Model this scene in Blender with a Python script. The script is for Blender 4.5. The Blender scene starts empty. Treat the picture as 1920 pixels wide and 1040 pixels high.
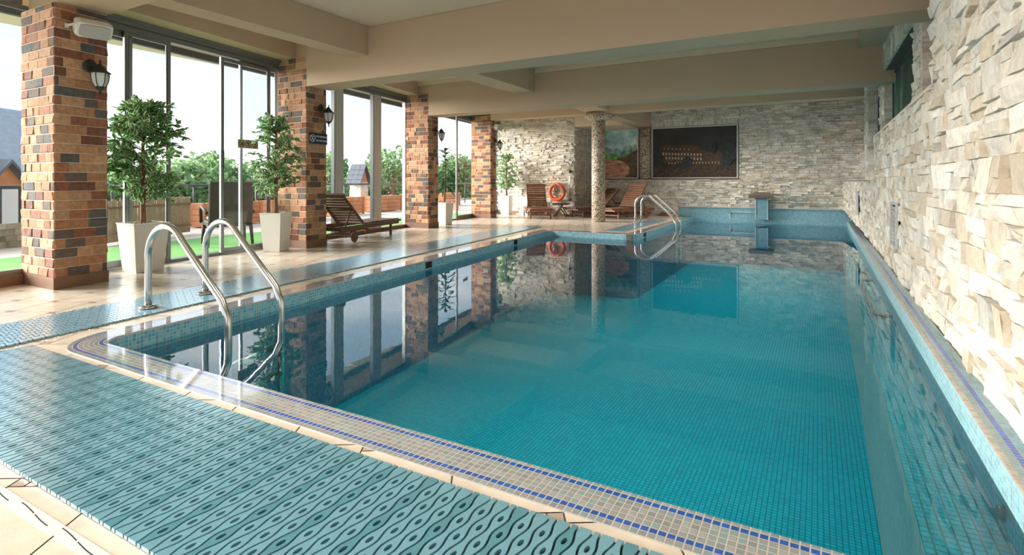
import bpy, math, random
from mathutils import Vector, Matrix
R = math.radians
sc = bpy.context.scene
sc.unit_settings.system = 'METRIC'
C = sc.collection

# ------------------------------------------------------------------ camera, world, sun, exposure
F_PX, HORIZON, CAM_H, YAW = 1021.0, 340.0, 1.2, 29.3
cam_d = bpy.data.cameras.new('camera'); cam = bpy.data.objects.new('camera', cam_d); C.objects.link(cam)
cam.location = (0, 0, CAM_H); cam.rotation_euler = (R(90), 0, R(YAW))
cam_d.sensor_width = 36; cam_d.sensor_fit = 'HORIZONTAL'
cam_d.lens = 36 * F_PX / 1920
cam_d.shift_y = -(520 - HORIZON) / 1920
cam_d.clip_start = 0.05; cam_d.clip_end = 600
sc.camera = cam
sc.view_settings.view_transform = 'Standard'; sc.view_settings.look = 'None'
sc.view_settings.gamma = 1; sc.view_settings.use_curve_mapping = False
sc.view_settings.exposure = 0.16
WORLD_STRENGTH, SUN_STRENGTH = 2.9, 14.5

world = bpy.data.worlds.new('world'); sc.world = world; world.use_nodes = True
wn = world.node_tree; wn.nodes.clear()
def wnode(t, **k):
    n = wn.nodes.new(t)
    for a, b in k.items(): setattr(n, a, b)
    return n
wo = wnode('ShaderNodeOutputWorld'); wb = wnode('ShaderNodeBackground'); wb.inputs[1].default_value = WORLD_STRENGTH
wt = wnode('ShaderNodeTexCoord'); wsep = wnode('ShaderNodeSeparateXYZ'); wn.links.new(wt.outputs['Generated'], wsep.inputs[0])
wr = wnode('ShaderNodeValToRGB'); wn.links.new(wsep.outputs['Z'], wr.inputs[0])
e = wr.color_ramp.elements; e[0].position = 0.0; e[0].color = (.37, .41, .44, 1); e[1].position = .55; e[1].color = (.24, .36, .50, 1)
m_ = wr.color_ramp.elements.new(.12); m_.color = (.32, .385, .44, 1)
wm = wnode('ShaderNodeMapping'); wm.inputs['Scale'].default_value = (1.3, 1.3, 5.0); wn.links.new(wt.outputs['Generated'], wm.inputs[0])
wno = wnode('ShaderNodeTexNoise'); wno.inputs['Scale'].default_value = 2.4; wno.inputs['Detail'].default_value = 6; wn.links.new(wm.outputs[0], wno.inputs[0])
wcr = wnode('ShaderNodeValToRGB'); wn.links.new(wno.outputs[0], wcr.inputs[0])
wcr.color_ramp.elements[0].position = .47; wcr.color_ramp.elements[1].position = .66
wmx = wnode('ShaderNodeMixRGB'); wn.links.new(wcr.outputs[0], wmx.inputs[0]); wn.links.new(wr.outputs[0], wmx.inputs[1]); wmx.inputs[2].default_value = (.56, .57, .58, 1)
wn.links.new(wmx.outputs[0], wb.inputs[0]); wn.links.new(wb.outputs[0], wo.inputs[0])

sun_d = bpy.data.lights.new('hazy_sun', 'SUN'); sun_d.energy = SUN_STRENGTH; sun_d.angle = R(38); sun_d.color = (1, .95, .88)
sun = bpy.data.objects.new('hazy_sun', sun_d); C.objects.link(sun)
sun.rotation_euler = Vector((.86, .40, -.31)).to_track_quat('-Z', 'Y').to_euler()

# added fill lights under the ceiling brighten the pool; no fixtures, spread limited downwards
for x_, y_, e_ in ((-1.9, 4.9, 42), (-1.9, 9.2, 42), (-1.6, 13.4, 46), (-1.9, 17.3, 52), (-2.6, .9, 34)):
    ld = bpy.data.lights.new('pool_fill_light', 'AREA'); ld.shape = 'RECTANGLE'; ld.size = 3.6; ld.size_y = 1.6; ld.energy = e_; ld.spread = R(100); ld.color = (1, .95, .88)
    lo = bpy.data.objects.new('pool_fill_light', ld); C.objects.link(lo); lo.location = (x_, y_, 3.62)

# ------------------------------------------------------------------ projection helpers (calibration)
TH = R(YAW)
def ray(px):
    a = math.atan((px - 960) / F_PX) - TH
    return math.tan(a)            # X / Y of the vertical plane seen at pixel column px
def ground(px, py, z=0.0):
    d = F_PX * (CAM_H - z) / (py - HORIZON); l = (px - 960) / F_PX * d
    return Vector((math.cos(TH) * l - math.sin(TH) * d, math.sin(TH) * l + math.cos(TH) * d, z))
def WX(Y, off=0.0): return -7.72 - .157 * Y - off          # window line
def CX(Y): return -6.92 - .157 * Y                          # line of the columns' front corners
def wy(px): return -7.72 / (ray(px) + .157)
def RWX(Y): return .80 + .0095 * Y if Y < 12.1 else .915 - .0357 * (Y - 12.1)
def PRX(Y): return .665 + .0055 * Y                         # pool right edge
def PLX(Y): return -4.50 - .10 * Y                          # pool left edge
WATER = -.13
rnd = random.Random(7)

# ------------------------------------------------------------------ material helpers
class Mat:
    def __init__(s, name, rough=.6, metal=0.0, spec=.5, color=(.8, .8, .8)):
        s.m = bpy.data.materials.new(name); s.m.use_nodes = True; s.n = s.m.node_tree
        s.b = s.n.nodes['Principled BSDF']; s.out = s.n.nodes['Material Output']
        s.b.inputs['Roughness'].default_value = rough; s.b.inputs['Metallic'].default_value = metal
        s.b.inputs['Base Color'].default_value = (*color, 1)
        s.b.inputs['Specular IOR Level'].default_value = spec
    def node(s, t, **k):
        n = s.n.nodes.new(t)
        for a, b in k.items(): setattr(n, a, b)
        return n
    def link(s, a, b): s.n.links.new(a, b)
    def val(s, x, inp):
        if isinstance(x, (int, float)): inp.default_value = x
        elif isinstance(x, tuple): inp.default_value = x if len(x) == len(inp.default_value) else (*x, 1)
        else: s.link(x, inp)
    def math(s, op, a, b=None, c=None):
        n = s.node('ShaderNodeMath', operation=op); s.val(a, n.inputs[0])
        if b is not None: s.val(b, n.inputs[1])
        if c is not None: s.val(c, n.inputs[2])
        return n.outputs[0]
    def mix(s, f, a, b, blend='MIX'):
        n = s.node('ShaderNodeMixRGB', blend_type=blend); s.val(f, n.inputs[0]); s.val(a, n.inputs[1]); s.val(b, n.inputs[2]); return n.outputs[0]
    def coord(s, which='Object', scale=None):
        t = s.node('ShaderNodeTexCoord').outputs[which]
        if scale:
            mp = s.node('ShaderNodeMapping'); mp.inputs['Scale'].default_value = scale; s.link(t, mp.inputs[0]); t = mp.outputs[0]
        return t
    def noise(s, co, scale, detail=4, rough=.55, out=0):
        n = s.node('ShaderNodeTexNoise'); n.inputs['Scale'].default_value = scale; n.inputs['Detail'].default_value = detail
        n.inputs['Roughness'].default_value = rough; s.link(co, n.inputs['Vector']); return n.outputs[out]
    def ramp(s, f, stops, interp='LINEAR'):
        n = s.node('ShaderNodeValToRGB'); s.link(f, n.inputs[0]); cr = n.color_ramp; cr.interpolation = interp
        while len(cr.elements) < len(stops): cr.elements.new(.5)
        for el, (p, c) in zip(cr.elements, stops): el.position = p; el.color = (*c, 1) if len(c) == 3 else c
        return n.outputs[0]
    def bump(s, h, strength=.3, dist=.01):
        n = s.node('ShaderNodeBump'); n.inputs['Strength'].default_value = strength; n.inputs['Distance'].default_value = dist
        s.link(h, n.inputs['Height']); s.link(n.outputs[0], s.b.inputs['Normal']); return n
    def base(s, c): s.val(c, s.b.inputs['Base Color'])
    def rough(s, c): s.val(c, s.b.inputs['Roughness'])

def plain(name, col, rough=.6, metal=0.0, spec=.5, nz=0.0, scale=8, bump=0.0):
    m = Mat(name, rough, metal, spec, col)
    if nz or bump:
        f = m.noise(m.coord(), scale)
        if nz: m.base(m.mix(f, tuple(max(0, c * (1 - nz)) for c in col), tuple(min(1, c * (1 + nz)) for c in col)))
        if bump: m.bump(f, bump)
    return m.m

def attr_mat(name, rough=.8, nz=.35, scale=14, bump=.5, bscale=40, spec=.3, dist=.01):
    """colour from the mesh's own per-piece colour, broken up by noise"""
    m = Mat(name, rough, 0, spec)
    a = m.node('ShaderNodeAttribute', attribute_name='col').outputs['Color']
    co = m.coord()
    f = m.noise(co, scale, 5, .6)
    g = m.ramp(f, [(.25, (1 - nz,) * 3), (.75, (1 + nz * .6,) * 3)])
    m.base(m.mix(1.0, a, g, 'MULTIPLY'))
    if bump: m.bump(m.noise(co, bscale, 6, .65), bump, dist)
    return m.m

M = {}
M['plaster'] = plain('plaster_beige', (.55, .405, .28), .85, nz=.04, scale=1.5, bump=.02)
M['ceiling'] = plain('plaster_cream', (.72, .59, .45), .85, nz=.03, scale=1.5, bump=.02)
def stone_mat():
    m = Mat('cut_stone', .85, 0, .3); a = m.node('ShaderNodeAttribute', attribute_name='col').outputs['Color']; co = m.coord()
    c = m.mix(m.ramp(m.noise(co, 5.5, 5, .65), [(.54, (0, 0, 0)), (.68, (.5, .5, .5))]), a, (.55, .42, .28))
    c = m.mix(m.ramp(m.noise(co, 4.2, 4, .6, 1), [(.50, (0, 0, 0)), (.64, (.55, .55, .55))]), c, (.42, .40, .37))
    g = m.ramp(m.noise(co, 24, 6, .65), [(.3, (.80, .79, .77)), (.7, (1.06, 1.05, 1.04))])
    m.base(m.mix(1.0, c, g, 'MULTIPLY')); m.bump(m.noise(co, 26, 8, .7), .7, .014); return m.m
M['stone'] = stone_mat()
M['brick'] = attr_mat('brick', .85, .35, 22, .5, 60, dist=.006)
M['mortar'] = plain('mortar', (.66, .60, .52), .95, nz=.2, scale=30, bump=.2)
M['grout'] = plain('stone_backing', (.16, .125, .09), .95, nz=.2, scale=20)
M['aluminium'] = plain('grey_aluminium', (.25, .26, .26), .4, .6)
M['gasket'] = plain('dark_gasket', (.05, .055, .06), .5)
M['steel'] = plain('polished_steel', (.62, .62, .60), .22, 1.0)
M['white_gloss'] = plain('white_ceramic', (.78, .76, .70), .15, nz=.02)
M['white_plastic'] = plain('white_plastic', (.72, .70, .64), .4)
M['grille'] = plain('grey_grille', (.42, .42, .38), .7)
M['black_iron'] = plain('black_iron', (.02, .022, .02), .45, spec=.5)
M['dark_steel'] = plain('dark_painted_steel', (.06, .065, .07), .5)
M['bark'] = plain('bark', (.20, .11, .06), .9, nz=.4, scale=60, bump=.6)
M['gravel'] = plain('gravel', (.45, .40, .33), .9, nz=.5, scale=120, bump=.8)
M['leaf'] = plain('leaf_green', (.07, .30, .05), .45, nz=.4, scale=30)
M['leaf_rim'] = plain('leaf_cream_rim', (.78, .80, .62), .5)
M['leaf_dark'] = plain('leaf_dark_green', (.03, .10, .03), .4, nz=.4, scale=20)
M['leaf_brown'] = plain('leaf_bronze', (.14, .10, .05), .4, nz=.4, scale=20)
M['plinth'] = plain('brown_plinth_tile', (.23, .125, .075), .5, nz=.3, scale=9)
M['wicker'] = plain('dark_wicker', (.035, .024, .018), .6, nz=.5, scale=90, bump=.8)
M['cushion'] = plain('pale_cushion', (.62, .60, .56), .9)
M['orange'] = plain('orange_plastic', (.80, .12, .03), .45)
M['rope'] = plain('rope', (.62, .42, .34), .9)
M['ringband'] = plain('brown_band', (.22, .10, .06), .8)
M['navy'] = plain('navy_sign', (.008, .03, .06), .4)
M['white_paint'] = plain('white_lettering', (.85, .85, .85), .6)
M['sign_beige'] = plain('beige_sign', (.55, .50, .42), .5)
M['sign_brown'] = plain('brown_symbol', (.10, .04, .02), .6)
M['silver'] = plain('pale_silver_frame', (.58, .58, .56), .4, .3)
M['slate'] = plain('slate', (.085, .10, .125), .6, nz=.3, scale=12)
M['slate_lit'] = plain('sunlit_shingle', (.28, .31, .35), .6, nz=.3, scale=6)  # slate copy lightened so the lodge roof looks sunlit
M['timber'] = plain('orange_timber', (.52, .20, .085), .7, nz=.4, scale=5)
M['terrace'] = plain('terrace_paving', (.62, .54, .45), .8, nz=.15, scale=3)
M['render_white'] = plain('white_render', (.75, .74, .70), .8)
M['dark_pit'] = plain('dark_recess', (.012, .012, .012), .8)
M['inlet'] = plain('nozzle_grey', (.12, .12, .11), .3, .8)

def wood(name, c1, c2, rough=.5, scale=(3, 40, 40)):
    m = Mat(name, rough); f = m.noise(m.coord('Object', scale), 1.0, 5, .6)
    m.base(m.ramp(f, [(.3, c1), (.7, c2)])); m.bump(f, .15); return m.m
M['teak'] = wood('dark_teak', (.075, .035, .02), (.19, .085, .045))
M['teak_warm'] = wood('reddish_teak', (.12, .05, .025), (.30, .135, .065))
M['soffit'] = wood('soffit_boards', (.38, .17, .09), (.55, .28, .15), .6, (1, 30, 30))

# glazing: mostly clear, grazing reflections
def glass(name, tint=(.97, .98, .98), refl=.8):
    m = Mat(name); n = m.n; n.nodes.remove(m.b)
    t = m.node('ShaderNodeBsdfTransparent'); t.inputs[0].default_value = (*tint, 1)
    g = m.node('ShaderNodeBsdfGlossy'); g.inputs['Roughness'].default_value = 0.0
    fr = m.node('ShaderNodeFresnel'); fr.inputs[0].default_value = 1.45
    mx = m.node('ShaderNodeMixShader'); m.link(m.math('MULTIPLY', fr.outputs[0], refl), mx.inputs[0]); m.link(t.outputs[0], mx.inputs[1]); m.link(g.outputs[0], mx.inputs[2])
    m.link(mx.outputs[0], m.out.inputs[0]); return m.m
M['glass'] = glass('window_glass')
M['lamp_glass'] = plain('frosted_lamp_glass', (.62, .66, .64), .3)

# water: Fresnel reflection over a clear teal body
def water():
    m = Mat('pool_water'); m.n.nodes.remove(m.b)
    t = m.node('ShaderNodeBsdfTransparent'); t.inputs[0].default_value = (.80, .975, .99, 1)
    g = m.node('ShaderNodeBsdfGlossy'); g.inputs['Roughness'].default_value = 0.0; g.inputs[0].default_value = (.95, .97, .97, 1)
    fr = m.node('ShaderNodeFresnel'); fr.inputs[0].default_value = 1.37
    bp = m.node('ShaderNodeBump'); bp.inputs['Strength'].default_value = .05; bp.inputs['Distance'].default_value = .01
    co = m.coord('Object')
    h = m.math('ADD', m.noise(co, 3.0, 2, .5), m.math('MULTIPLY', m.noise(co, 11, 2, .5), .35))
    m.link(h, bp.inputs['Height']); m.link(bp.outputs[0], g.inputs['Normal']); m.link(bp.outputs[0], fr.inputs['Normal'])
    mx = m.node('ShaderNodeMixShader'); m.link(fr.outputs[0], mx.inputs[0]); m.link(t.outputs[0], mx.inputs[1]); m.link(g.outputs[0], mx.inputs[2])
    m.link(mx.outputs[0], m.out.inputs[0]); return m.m
M['water'] = water()

# mosaic on UVs counted in tiles
def mosaic(name, palette, grout, gw=.10, rough=.18, rows=None, bump=.5, spec=.5, uvs=1.0, vary=.2):
    m = Mat(name, rough, 0, spec)
    uv = m.coord('UV', (uvs, uvs, 1)); sp = m.node('ShaderNodeSeparateXYZ'); m.link(uv, sp.inputs[0])
    fu = m.math('FRACT', sp.outputs[0]); fv = m.math('FRACT', sp.outputs[1])
    cu = m.math('FLOOR', sp.outputs[0]); cv = m.math('FLOOR', sp.outputs[1])
    du = m.math('ABSOLUTE', m.math('SUBTRACT', fu, .5)); dv = m.math('ABSOLUTE', m.math('SUBTRACT', fv, .5))
    edge = m.math('MAXIMUM', du, dv)
    mask = m.math('GREATER_THAN', edge, .5 - gw)
    cm = m.node('ShaderNodeCombineXYZ'); m.link(cu, cm.inputs[0]); m.link(cv, cm.inputs[1])
    w = m.node('ShaderNodeTexWhiteNoise', noise_dimensions='2D'); m.link(cm.outputs[0], w.inputs[0])
    n = len(palette)
    col = m.ramp(w.outputs[0], [(i / n, palette[i]) for i in range(n)], 'CONSTANT')
    if rows:                               # rows[i] = colour of row i (None keeps the palette)
        for i, rc in enumerate(rows):
            if rc is None: continue
            sel = m.math('COMPARE', cv, float(i), .3)
            w2 = m.mix(w.outputs[0], tuple(c * (1 - vary) for c in rc), tuple(min(1, c * (1 + vary)) for c in rc))
            col = m.mix(sel, col, w2)
    m.base(m.mix(mask, col, grout))
    m.rough(m.math('ADD', m.math('MULTIPLY', mask, .6), rough))
    if rough < .1: m.b.inputs['Coat Weight'].default_value = 1.0; m.b.inputs['Coat IOR'].default_value = 1.75; m.b.inputs['Coat Roughness'].default_value = .05
    if bump:
        h = m.node('ShaderNodeMapRange'); h.inputs[1].default_value = .5 - gw * 1.5; h.inputs[2].default_value = .5 - gw * .6; h.inputs[3].default_value = 1; h.inputs[4].default_value = 0
        m.link(edge, h.inputs[0])
        hh = m.math('ADD', h.outputs[0], m.math('MULTIPLY', w.outputs[0], .35))
        m.bump(hh, bump, .003)
    return m.m
GREY = [(.29, .31, .31), (.35, .37, .37), (.24, .27, .28), (.31, .31, .29), (.25, .34, .35)]
BLUE = (.012, .10, .42)
M['coping'] = mosaic('coping_mosaic', GREY, (.46, .43, .38), .085, .09, rows=[None, BLUE, None, None, None, None, BLUE, None])
M['coping_arc'] = M['coping']
AQUA = [(.10, .38, .52), (.15, .45, .58), (.08, .33, .48), (.19, .50, .60)]
M['aqua'] = mosaic('aqua_mosaic', AQUA, (.42, .48, .46), .10, .25)
M['aqua_dark'] = mosaic('deep_blue_mosaic', [(.05, .24, .36), (.07, .29, .41), (.04, .20, .32)], (.10, .22, .28), .08, .3, bump=.2)
M['coping_r'] = mosaic('right_coping_mosaic', GREY, (.42, .41, .38), .07, .2, rows=[(.12, .33, .40), (.13, .34, .42), (.01, .11, .50), (.20, .33, .36), (.42, .38, .32), (.30, .56, .64), (.30, .58, .66), (.26, .55, .64), (.26, .55, .64), (.26, .55, .64)])
TEAL = [(.006, .46, .60), (.007, .50, .64), (.005, .42, .55)]
M['basin'] = mosaic('teal_pool_mosaic', TEAL, (.004, .20, .26), .085, .5, bump=0, spec=.1)
M['bench_face'] = mosaic('window_lit_bench_mosaic', [(.80, .84, .80), (.88, .88, .84), (.66, .78, .76)], (.45, .60, .60), .08, .5, bump=0)  # pale tiles put the window light into the bench side's colour
M['beige_mosaic'] = mosaic('beige_border_mosaic', [(.45, .40, .33), (.52, .46, .38)], (.35, .31, .26), .1, .4, bump=0)

def pebble(name):
    m = Mat(name, .7); co = m.coord('Object')
    v = m.node('ShaderNodeTexVoronoi', feature='F1'); v.inputs['Scale'].default_value = 38; m.link(co, v.inputs['Vector'])
    v2 = m.node('ShaderNodeTexVoronoi', feature='DISTANCE_TO_EDGE'); v2.inputs['Scale'].default_value = 38; m.link(co, v2.inputs['Vector'])
    bw = m.node('ShaderNodeSeparateColor'); m.link(v.outputs['Color'], bw.inputs[0])
    col = m.ramp(bw.outputs[0], [(0, (.22, .14, .08)), (.25, (.55, .43, .30)), (.5, (.74, .66, .53)), (.75, (.80, .75, .66))], 'CONSTANT')
    e_ = m.math('LESS_THAN', v2.outputs['Distance'], .05)
    m.base(m.mix(e_, col, (.10, .06, .035))); m.bump(v2.outputs['Distance'], .8, .01); return m.m
M['pebble'] = pebble('zigzag_pebble')

def turf():
    m = Mat('artificial_turf', .9); f = m.noise(m.coord(), 60, 5, .7); m.base(m.ramp(f, [(.3, (.10, .32, .07)), (.7, (.24, .52, .16))])); m.bump(f, .5); return m.m
M['turf'] = turf()
def floor_tile():
    m = Mat('beige_floor_tile', .30, 0, .5); co = m.coord()
    a = m.node('ShaderNodeAttribute', attribute_name='col').outputs['Color']
    g = m.ramp(m.noise(co, 7, 6, .6), [(.3, (.86, .85, .84)), (.7, (1.08, 1.07, 1.06))])
    m.base(m.mix(1.0, a, g, 'MULTIPLY')); m.bump(m.noise(co, 90, 3, .5), .12, .004)
    m.rough(m.math('ADD', .14, m.math('MULTIPLY', m.noise(co, 3, 3), .2)))
    return m.m
M['tile'] = floor_tile()
M['tile_grout'] = plain('floor_grout', (.16, .12, .085), .9)
def coat(m, ior, rough, w=1.0):
    m.b.inputs['Coat Weight'].default_value = w; m.b.inputs['Coat IOR'].default_value = ior; m.b.inputs['Coat Roughness'].default_value = rough
def matmat(name, c):
    m = Mat(name, .3, 0, .5); coat(m, 1.9, .2); f = m.noise(m.coord(), 14, 4); m.base(m.mix(f, tuple(x * .8 for x in c), tuple(min(1, x * 1.15) for x in c))); m.rough(m.math('ADD', .13, m.math('MULTIPLY', f, .14))); return m.m
M['mat_a'] = matmat('mat_pale_teal', (.15, .345, .42)); M['mat_b'] = matmat('mat_deep_teal', (.08, .255, .31)); M['mat_side'] = matmat('mat_light_blue', (.24, .45, .56))
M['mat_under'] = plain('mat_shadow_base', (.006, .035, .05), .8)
M['foliage'] = attr_mat('tree_foliage', .8, .3, 2, 0, 10)

def translucent(mat, f=.4):
    n = mat.node_tree; b = n.nodes['Principled BSDF']; o = n.nodes['Material Output']; t = n.nodes.new('ShaderNodeBsdfTranslucent'); mx = n.nodes.new('ShaderNodeMixShader'); mx.inputs[0].default_value = f
    src = b.inputs['Base Color']
    if src.links: n.links.new(src.links[0].from_socket, t.inputs[0])
    else: t.inputs[0].default_value = src.default_value
    n.links.new(b.outputs[0], mx.inputs[1]); n.links.new(t.outputs[0], mx.inputs[2]); n.links.new(mx.outputs[0], o.inputs[0])
for k_ in ('leaf', 'leaf_rim', 'foliage', 'leaf_dark'): translucent(M[k_])

# ------------------------------------------------------------------ mesh builder
class MB:
    def __init__(s): s.v = []; s.f = []; s.mi = []; s.cols = []; s.uvs = []; s.col = (1, 1, 1); s.m = 0; s.smooth = []; s.sm = False
    def face(s, idx, uv=None):
        s.f.append(tuple(idx)); s.mi.append(s.m); s.cols.append(s.col); s.uvs.append(uv); s.smooth.append(s.sm)
    def add(s, pts):
        b = len(s.v); s.v.extend([tuple(p) for p in pts]); return b
    def quad(s, a, b, c, d, uv=None):
        i = s.add([a, b, c, d]); s.face((i, i + 1, i + 2, i + 3), uv)
    def poly(s, pts, uv=None):
        i = s.add(pts); s.face(range(i, i + len(pts)), uv)
    def box(s, x0, y0, z0, x1, y1, z1, M_=None):
        P = [Vector(p) for p in ((x0, y0, z0), (x1, y0, z0), (x1, y1, z0), (x0, y1, z0), (x0, y0, z1), (x1, y0, z1), (x1, y1, z1), (x0, y1, z1))]
        if M_: P = [M_ @ p for p in P]
        i = s.add(P)
        for q in ((0, 3, 2, 1), (4, 5, 6, 7), (0, 1, 5, 4), (1, 2, 6, 5), (2, 3, 7, 6), (3, 0, 4, 7)): s.face([i + k for k in q])
    def bbox(s, x0, y0, z0, x1, y1, z1, r=.004, M_=None):
        """box with bevelled edges"""
        xs = (x0, x1); ys = (y0, y1); zs = (z0, z1); r = min(r, (x1 - x0) / 2.01, (y1 - y0) / 2.01, (z1 - z0) / 2.01)
        idx = {}
        def V(i, j, k, ax):
            key = (i, j, k, ax)
            if key not in idx:
                p = [xs[i], ys[j], zs[k]]; ins = [r if t == 0 else -r for t in (i, j, k)]
                for a in range(3):
                    if a != ax: p[a] += ins[a]
                p = Vector(p); idx[key] = s.add([M_ @ p if M_ else p])
            return idx[key]
        for i in (0, 1):
            s.face([V(i, a, b, 0) for a, b in ((0, 0), (1, 0), (1, 1), (0, 1))][::1 if i else -1])
            s.face([V(a, i, b, 1) for a, b in ((0, 0), (0, 1), (1, 1), (1, 0))][::1 if i else -1])
            s.face([V(a, b, i, 2) for a, b in ((0, 0), (1, 0), (1, 1), (0, 1))][::1 if i else -1])
        for j in (0, 1):
            for k in (0, 1):
                s.face([V(0, j, k, 1), V(1, j, k, 1), V(1, j, k, 2), V(0, j, k, 2)])
                s.face([V(j, 0, k, 0), V(j, 1, k, 0), V(j, 1, k, 2), V(j, 0, k, 2)])
                s.face([V(j, k, 0, 0), V(j, k, 1, 0), V(j, k, 1, 1), V(j, k, 0, 1)])
                for i in (0, 1): pass
        for i in (0, 1):
            for j in (0, 1):
                for k in (0, 1): s.face([V(i, j, k, 0), V(i, j, k, 1), V(i, j, k, 2)])
    def tube(s, path, r, n=10, caps=True, closed=False):
        P = [Vector(p) for p in path]; N = len(P); rs = r if isinstance(r, (list, tuple)) else [r] * N
        up = None; rings = []
        for i, p in enumerate(P):
            if closed: t = (P[(i + 1) % N] - P[i - 1]).normalized()
            else: t = (P[min(i + 1, N - 1)] - P[max(i - 1, 0)]).normalized()
            if up is None:
                up = Vector((0, 0, 1)) if abs(t.z) < .9 else Vector((1, 0, 0))
            u = (up - t * up.dot(t)).normalized(); w = t.cross(u); up = u
            rings.append(s.add([p + (u * math.cos(a) + w * math.sin(a)) * rs[i] for a in [2 * math.pi * k / n for k in range(n)]]))
        o = s.sm; s.sm = True
        for i in range(N if closed else N - 1):
            a, b = rings[i], rings[(i + 1) % N]
            for k in range(n): s.face((a + k, a + (k + 1) % n, b + (k + 1) % n, b + k))
        s.sm = o
        if caps and not closed:
            s.face([rings[0] + k for k in range(n)][::-1]); s.face([rings[-1] + k for k in range(n)])
    def lathe(s, prof, n=24, c=(0, 0, 0), M_=None, smooth=True, square=False):
        rings = []
        for r, z in prof:
            pts = []
            for k in range(n):
                a = 2 * math.pi * (k + (.5 if square else 0)) / n; p = Vector((c[0] + r * math.cos(a), c[1] + r * math.sin(a), c[2] + z)); pts.append(M_ @ p if M_ else p)
            rings.append(s.add(pts))
        o = s.sm; s.sm = smooth
        for i in range(len(prof) - 1):
            a, b = rings[i], rings[i + 1]
            for k in range(n): s.face((a + k, a + (k + 1) % n, b + (k + 1) % n, b + k))
        s.sm = o
        if prof[0][0] > 1e-5: s.face([rings[0] + k for k in range(n)][::-1])
        if prof[-1][0] > 1e-5: s.face([rings[-1] + k for k in range(n)])
    def prism(s, poly, z0, z1):
        n = len(poly); a = s.add([(x, y, z0) for x, y in poly]); b = s.add([(x, y, z1) for x, y in poly])
        s.face([a + k for k in range(n)][::-1]); s.face([b + k for k in range(n)])
        for k in range(n): s.face((a + k, a + (k + 1) % n, b + (k + 1) % n, b + k))
    def build(s, name, mats, parent=None, label=None, cat=None, group=None, kind=None, fix=False):
        if not isinstance(mats, (list, tuple)): mats = [mats]
        me = bpy.data.meshes.new(name); me.from_pydata(s.v, [], s.f)
        for m in mats: me.materials.append(M[m] if isinstance(m, str) else m)
        me.polygons.foreach_set('material_index', s.mi); me.polygons.foreach_set('use_smooth', s.smooth)
        if any(c != (1, 1, 1) for c in s.cols):
            ca = me.color_attributes.new('col', 'FLOAT_COLOR', 'CORNER'); buf = []
            for f, c in zip(s.f, s.cols): buf.extend([c[0], c[1], c[2], 1.0] * len(f))
            ca.data.foreach_set('color', buf)
        if any(u is not None for u in s.uvs):
            ul = me.uv_layers.new(name='UVMap'); buf = []
            for f, u in zip(s.f, s.uvs):
                for k in range(len(f)): buf.extend(u[k] if u else (0, 0))
            ul.data.foreach_set('uv', buf)
        me.update()
        o = bpy.data.objects.new(name, me); C.objects.link(o)
        if parent: o.parent = parent
        tag(o, label, cat, group, kind)
        return o
def tag(o, label=None, cat=None, group=None, kind=None):
    if label: o['label'] = label
    if cat: o['category'] = cat
    if group: o['group'] = group
    if kind: o['kind'] = kind
    return o
def thing(name, label, cat, loc=(0, 0, 0), rz=0.0, group=None, kind=None):
    o = bpy.data.objects.new(name, None); C.objects.link(o); o.location = loc; o.rotation_euler = (0, 0, rz); o.empty_display_size = .1
    return tag(o, label, cat, group, kind)
def copy_tree(o, parent=None):
    c = o.copy(); C.objects.link(c); c.parent = parent
    for ch in [x for x in bpy.data.objects if x.parent == o]: copy_tree(ch, c)
    return c
def rotz(a, loc=(0, 0, 0)): return Matrix.Translation(loc) @ Matrix.Rotation(a, 4, 'Z')

# clip polygon (list of xy) against a convex CCW polygon
def clip(poly, conv):
    out = poly
    for i in range(len(conv)):
        a = conv[i]; b = conv[(i + 1) % len(conv)]; inp = out; out = []
        if not inp: return []
        def side(p): return (b[0] - a[0]) * (p[1] - a[1]) - (b[1] - a[1]) * (p[0] - a[0])
        for j in range(len(inp)):
            p, q = inp[j], inp[(j + 1) % len(inp)]; sp_, sq = side(p), side(q)
            if sp_ >= 0: out.append(p)
            if sp_ * sq < 0:
                t = sp_ / (sp_ - sq); out.append((p[0] + t * (q[0] - p[0]), p[1] + t * (q[1] - p[1])))
    return out

# ================================================================== LARGE STRUCTURE
Y0, YF = -3.2, 19.2             # back and far ends of the hall
YS = 17.45                      # face of the projecting far stone wall
# ---- floor: hopscotch paving, real tiles with joints
FREG = [[(-9.2, Y0), (.9, Y0), (.9, 2.03), (WX(2.03, .3), 2.03), (WX(Y0, .3), Y0)],
        [(WX(2.03, .3), 2.03), (PLX(2.03) + .02 - .05, 2.03), (PLX(12.05) - .05, 12.05), (WX(12.05, .3), 12.05)],
        [(WX(12.05, .3), 12.05), (-3.66, 12.05), (-3.70, YF), (WX(YF, .3), YF)]]
FREG[0] = [(WX(Y0, .3), Y0), (.9, Y0), (.9, 2.03), (WX(2.03, .3), 2.03)]
fl = MB()
fl.m = 1
for rg in FREG:
    fl.poly([(x, y, -.004) for x, y in rg])
    n = len(rg)
    for k in range(n):
        a, b = rg[k], rg[(k + 1) % n]
        fl.quad((a[0], a[1], -.2), (b[0], b[1], -.2), (b[0], b[1], -.004), (a[0], a[1], -.004))
fl.m = 0
ang = R(31.5); e1 = Vector((-math.sin(ang), math.cos(ang))); e2 = Vector((math.cos(ang), math.sin(ang)))
L_, s_ = .42, .062
g_ = .0035
v1 = e1 * L_ + e2 * s_; v2 = e2 * L_ - e1 * s_
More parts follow.
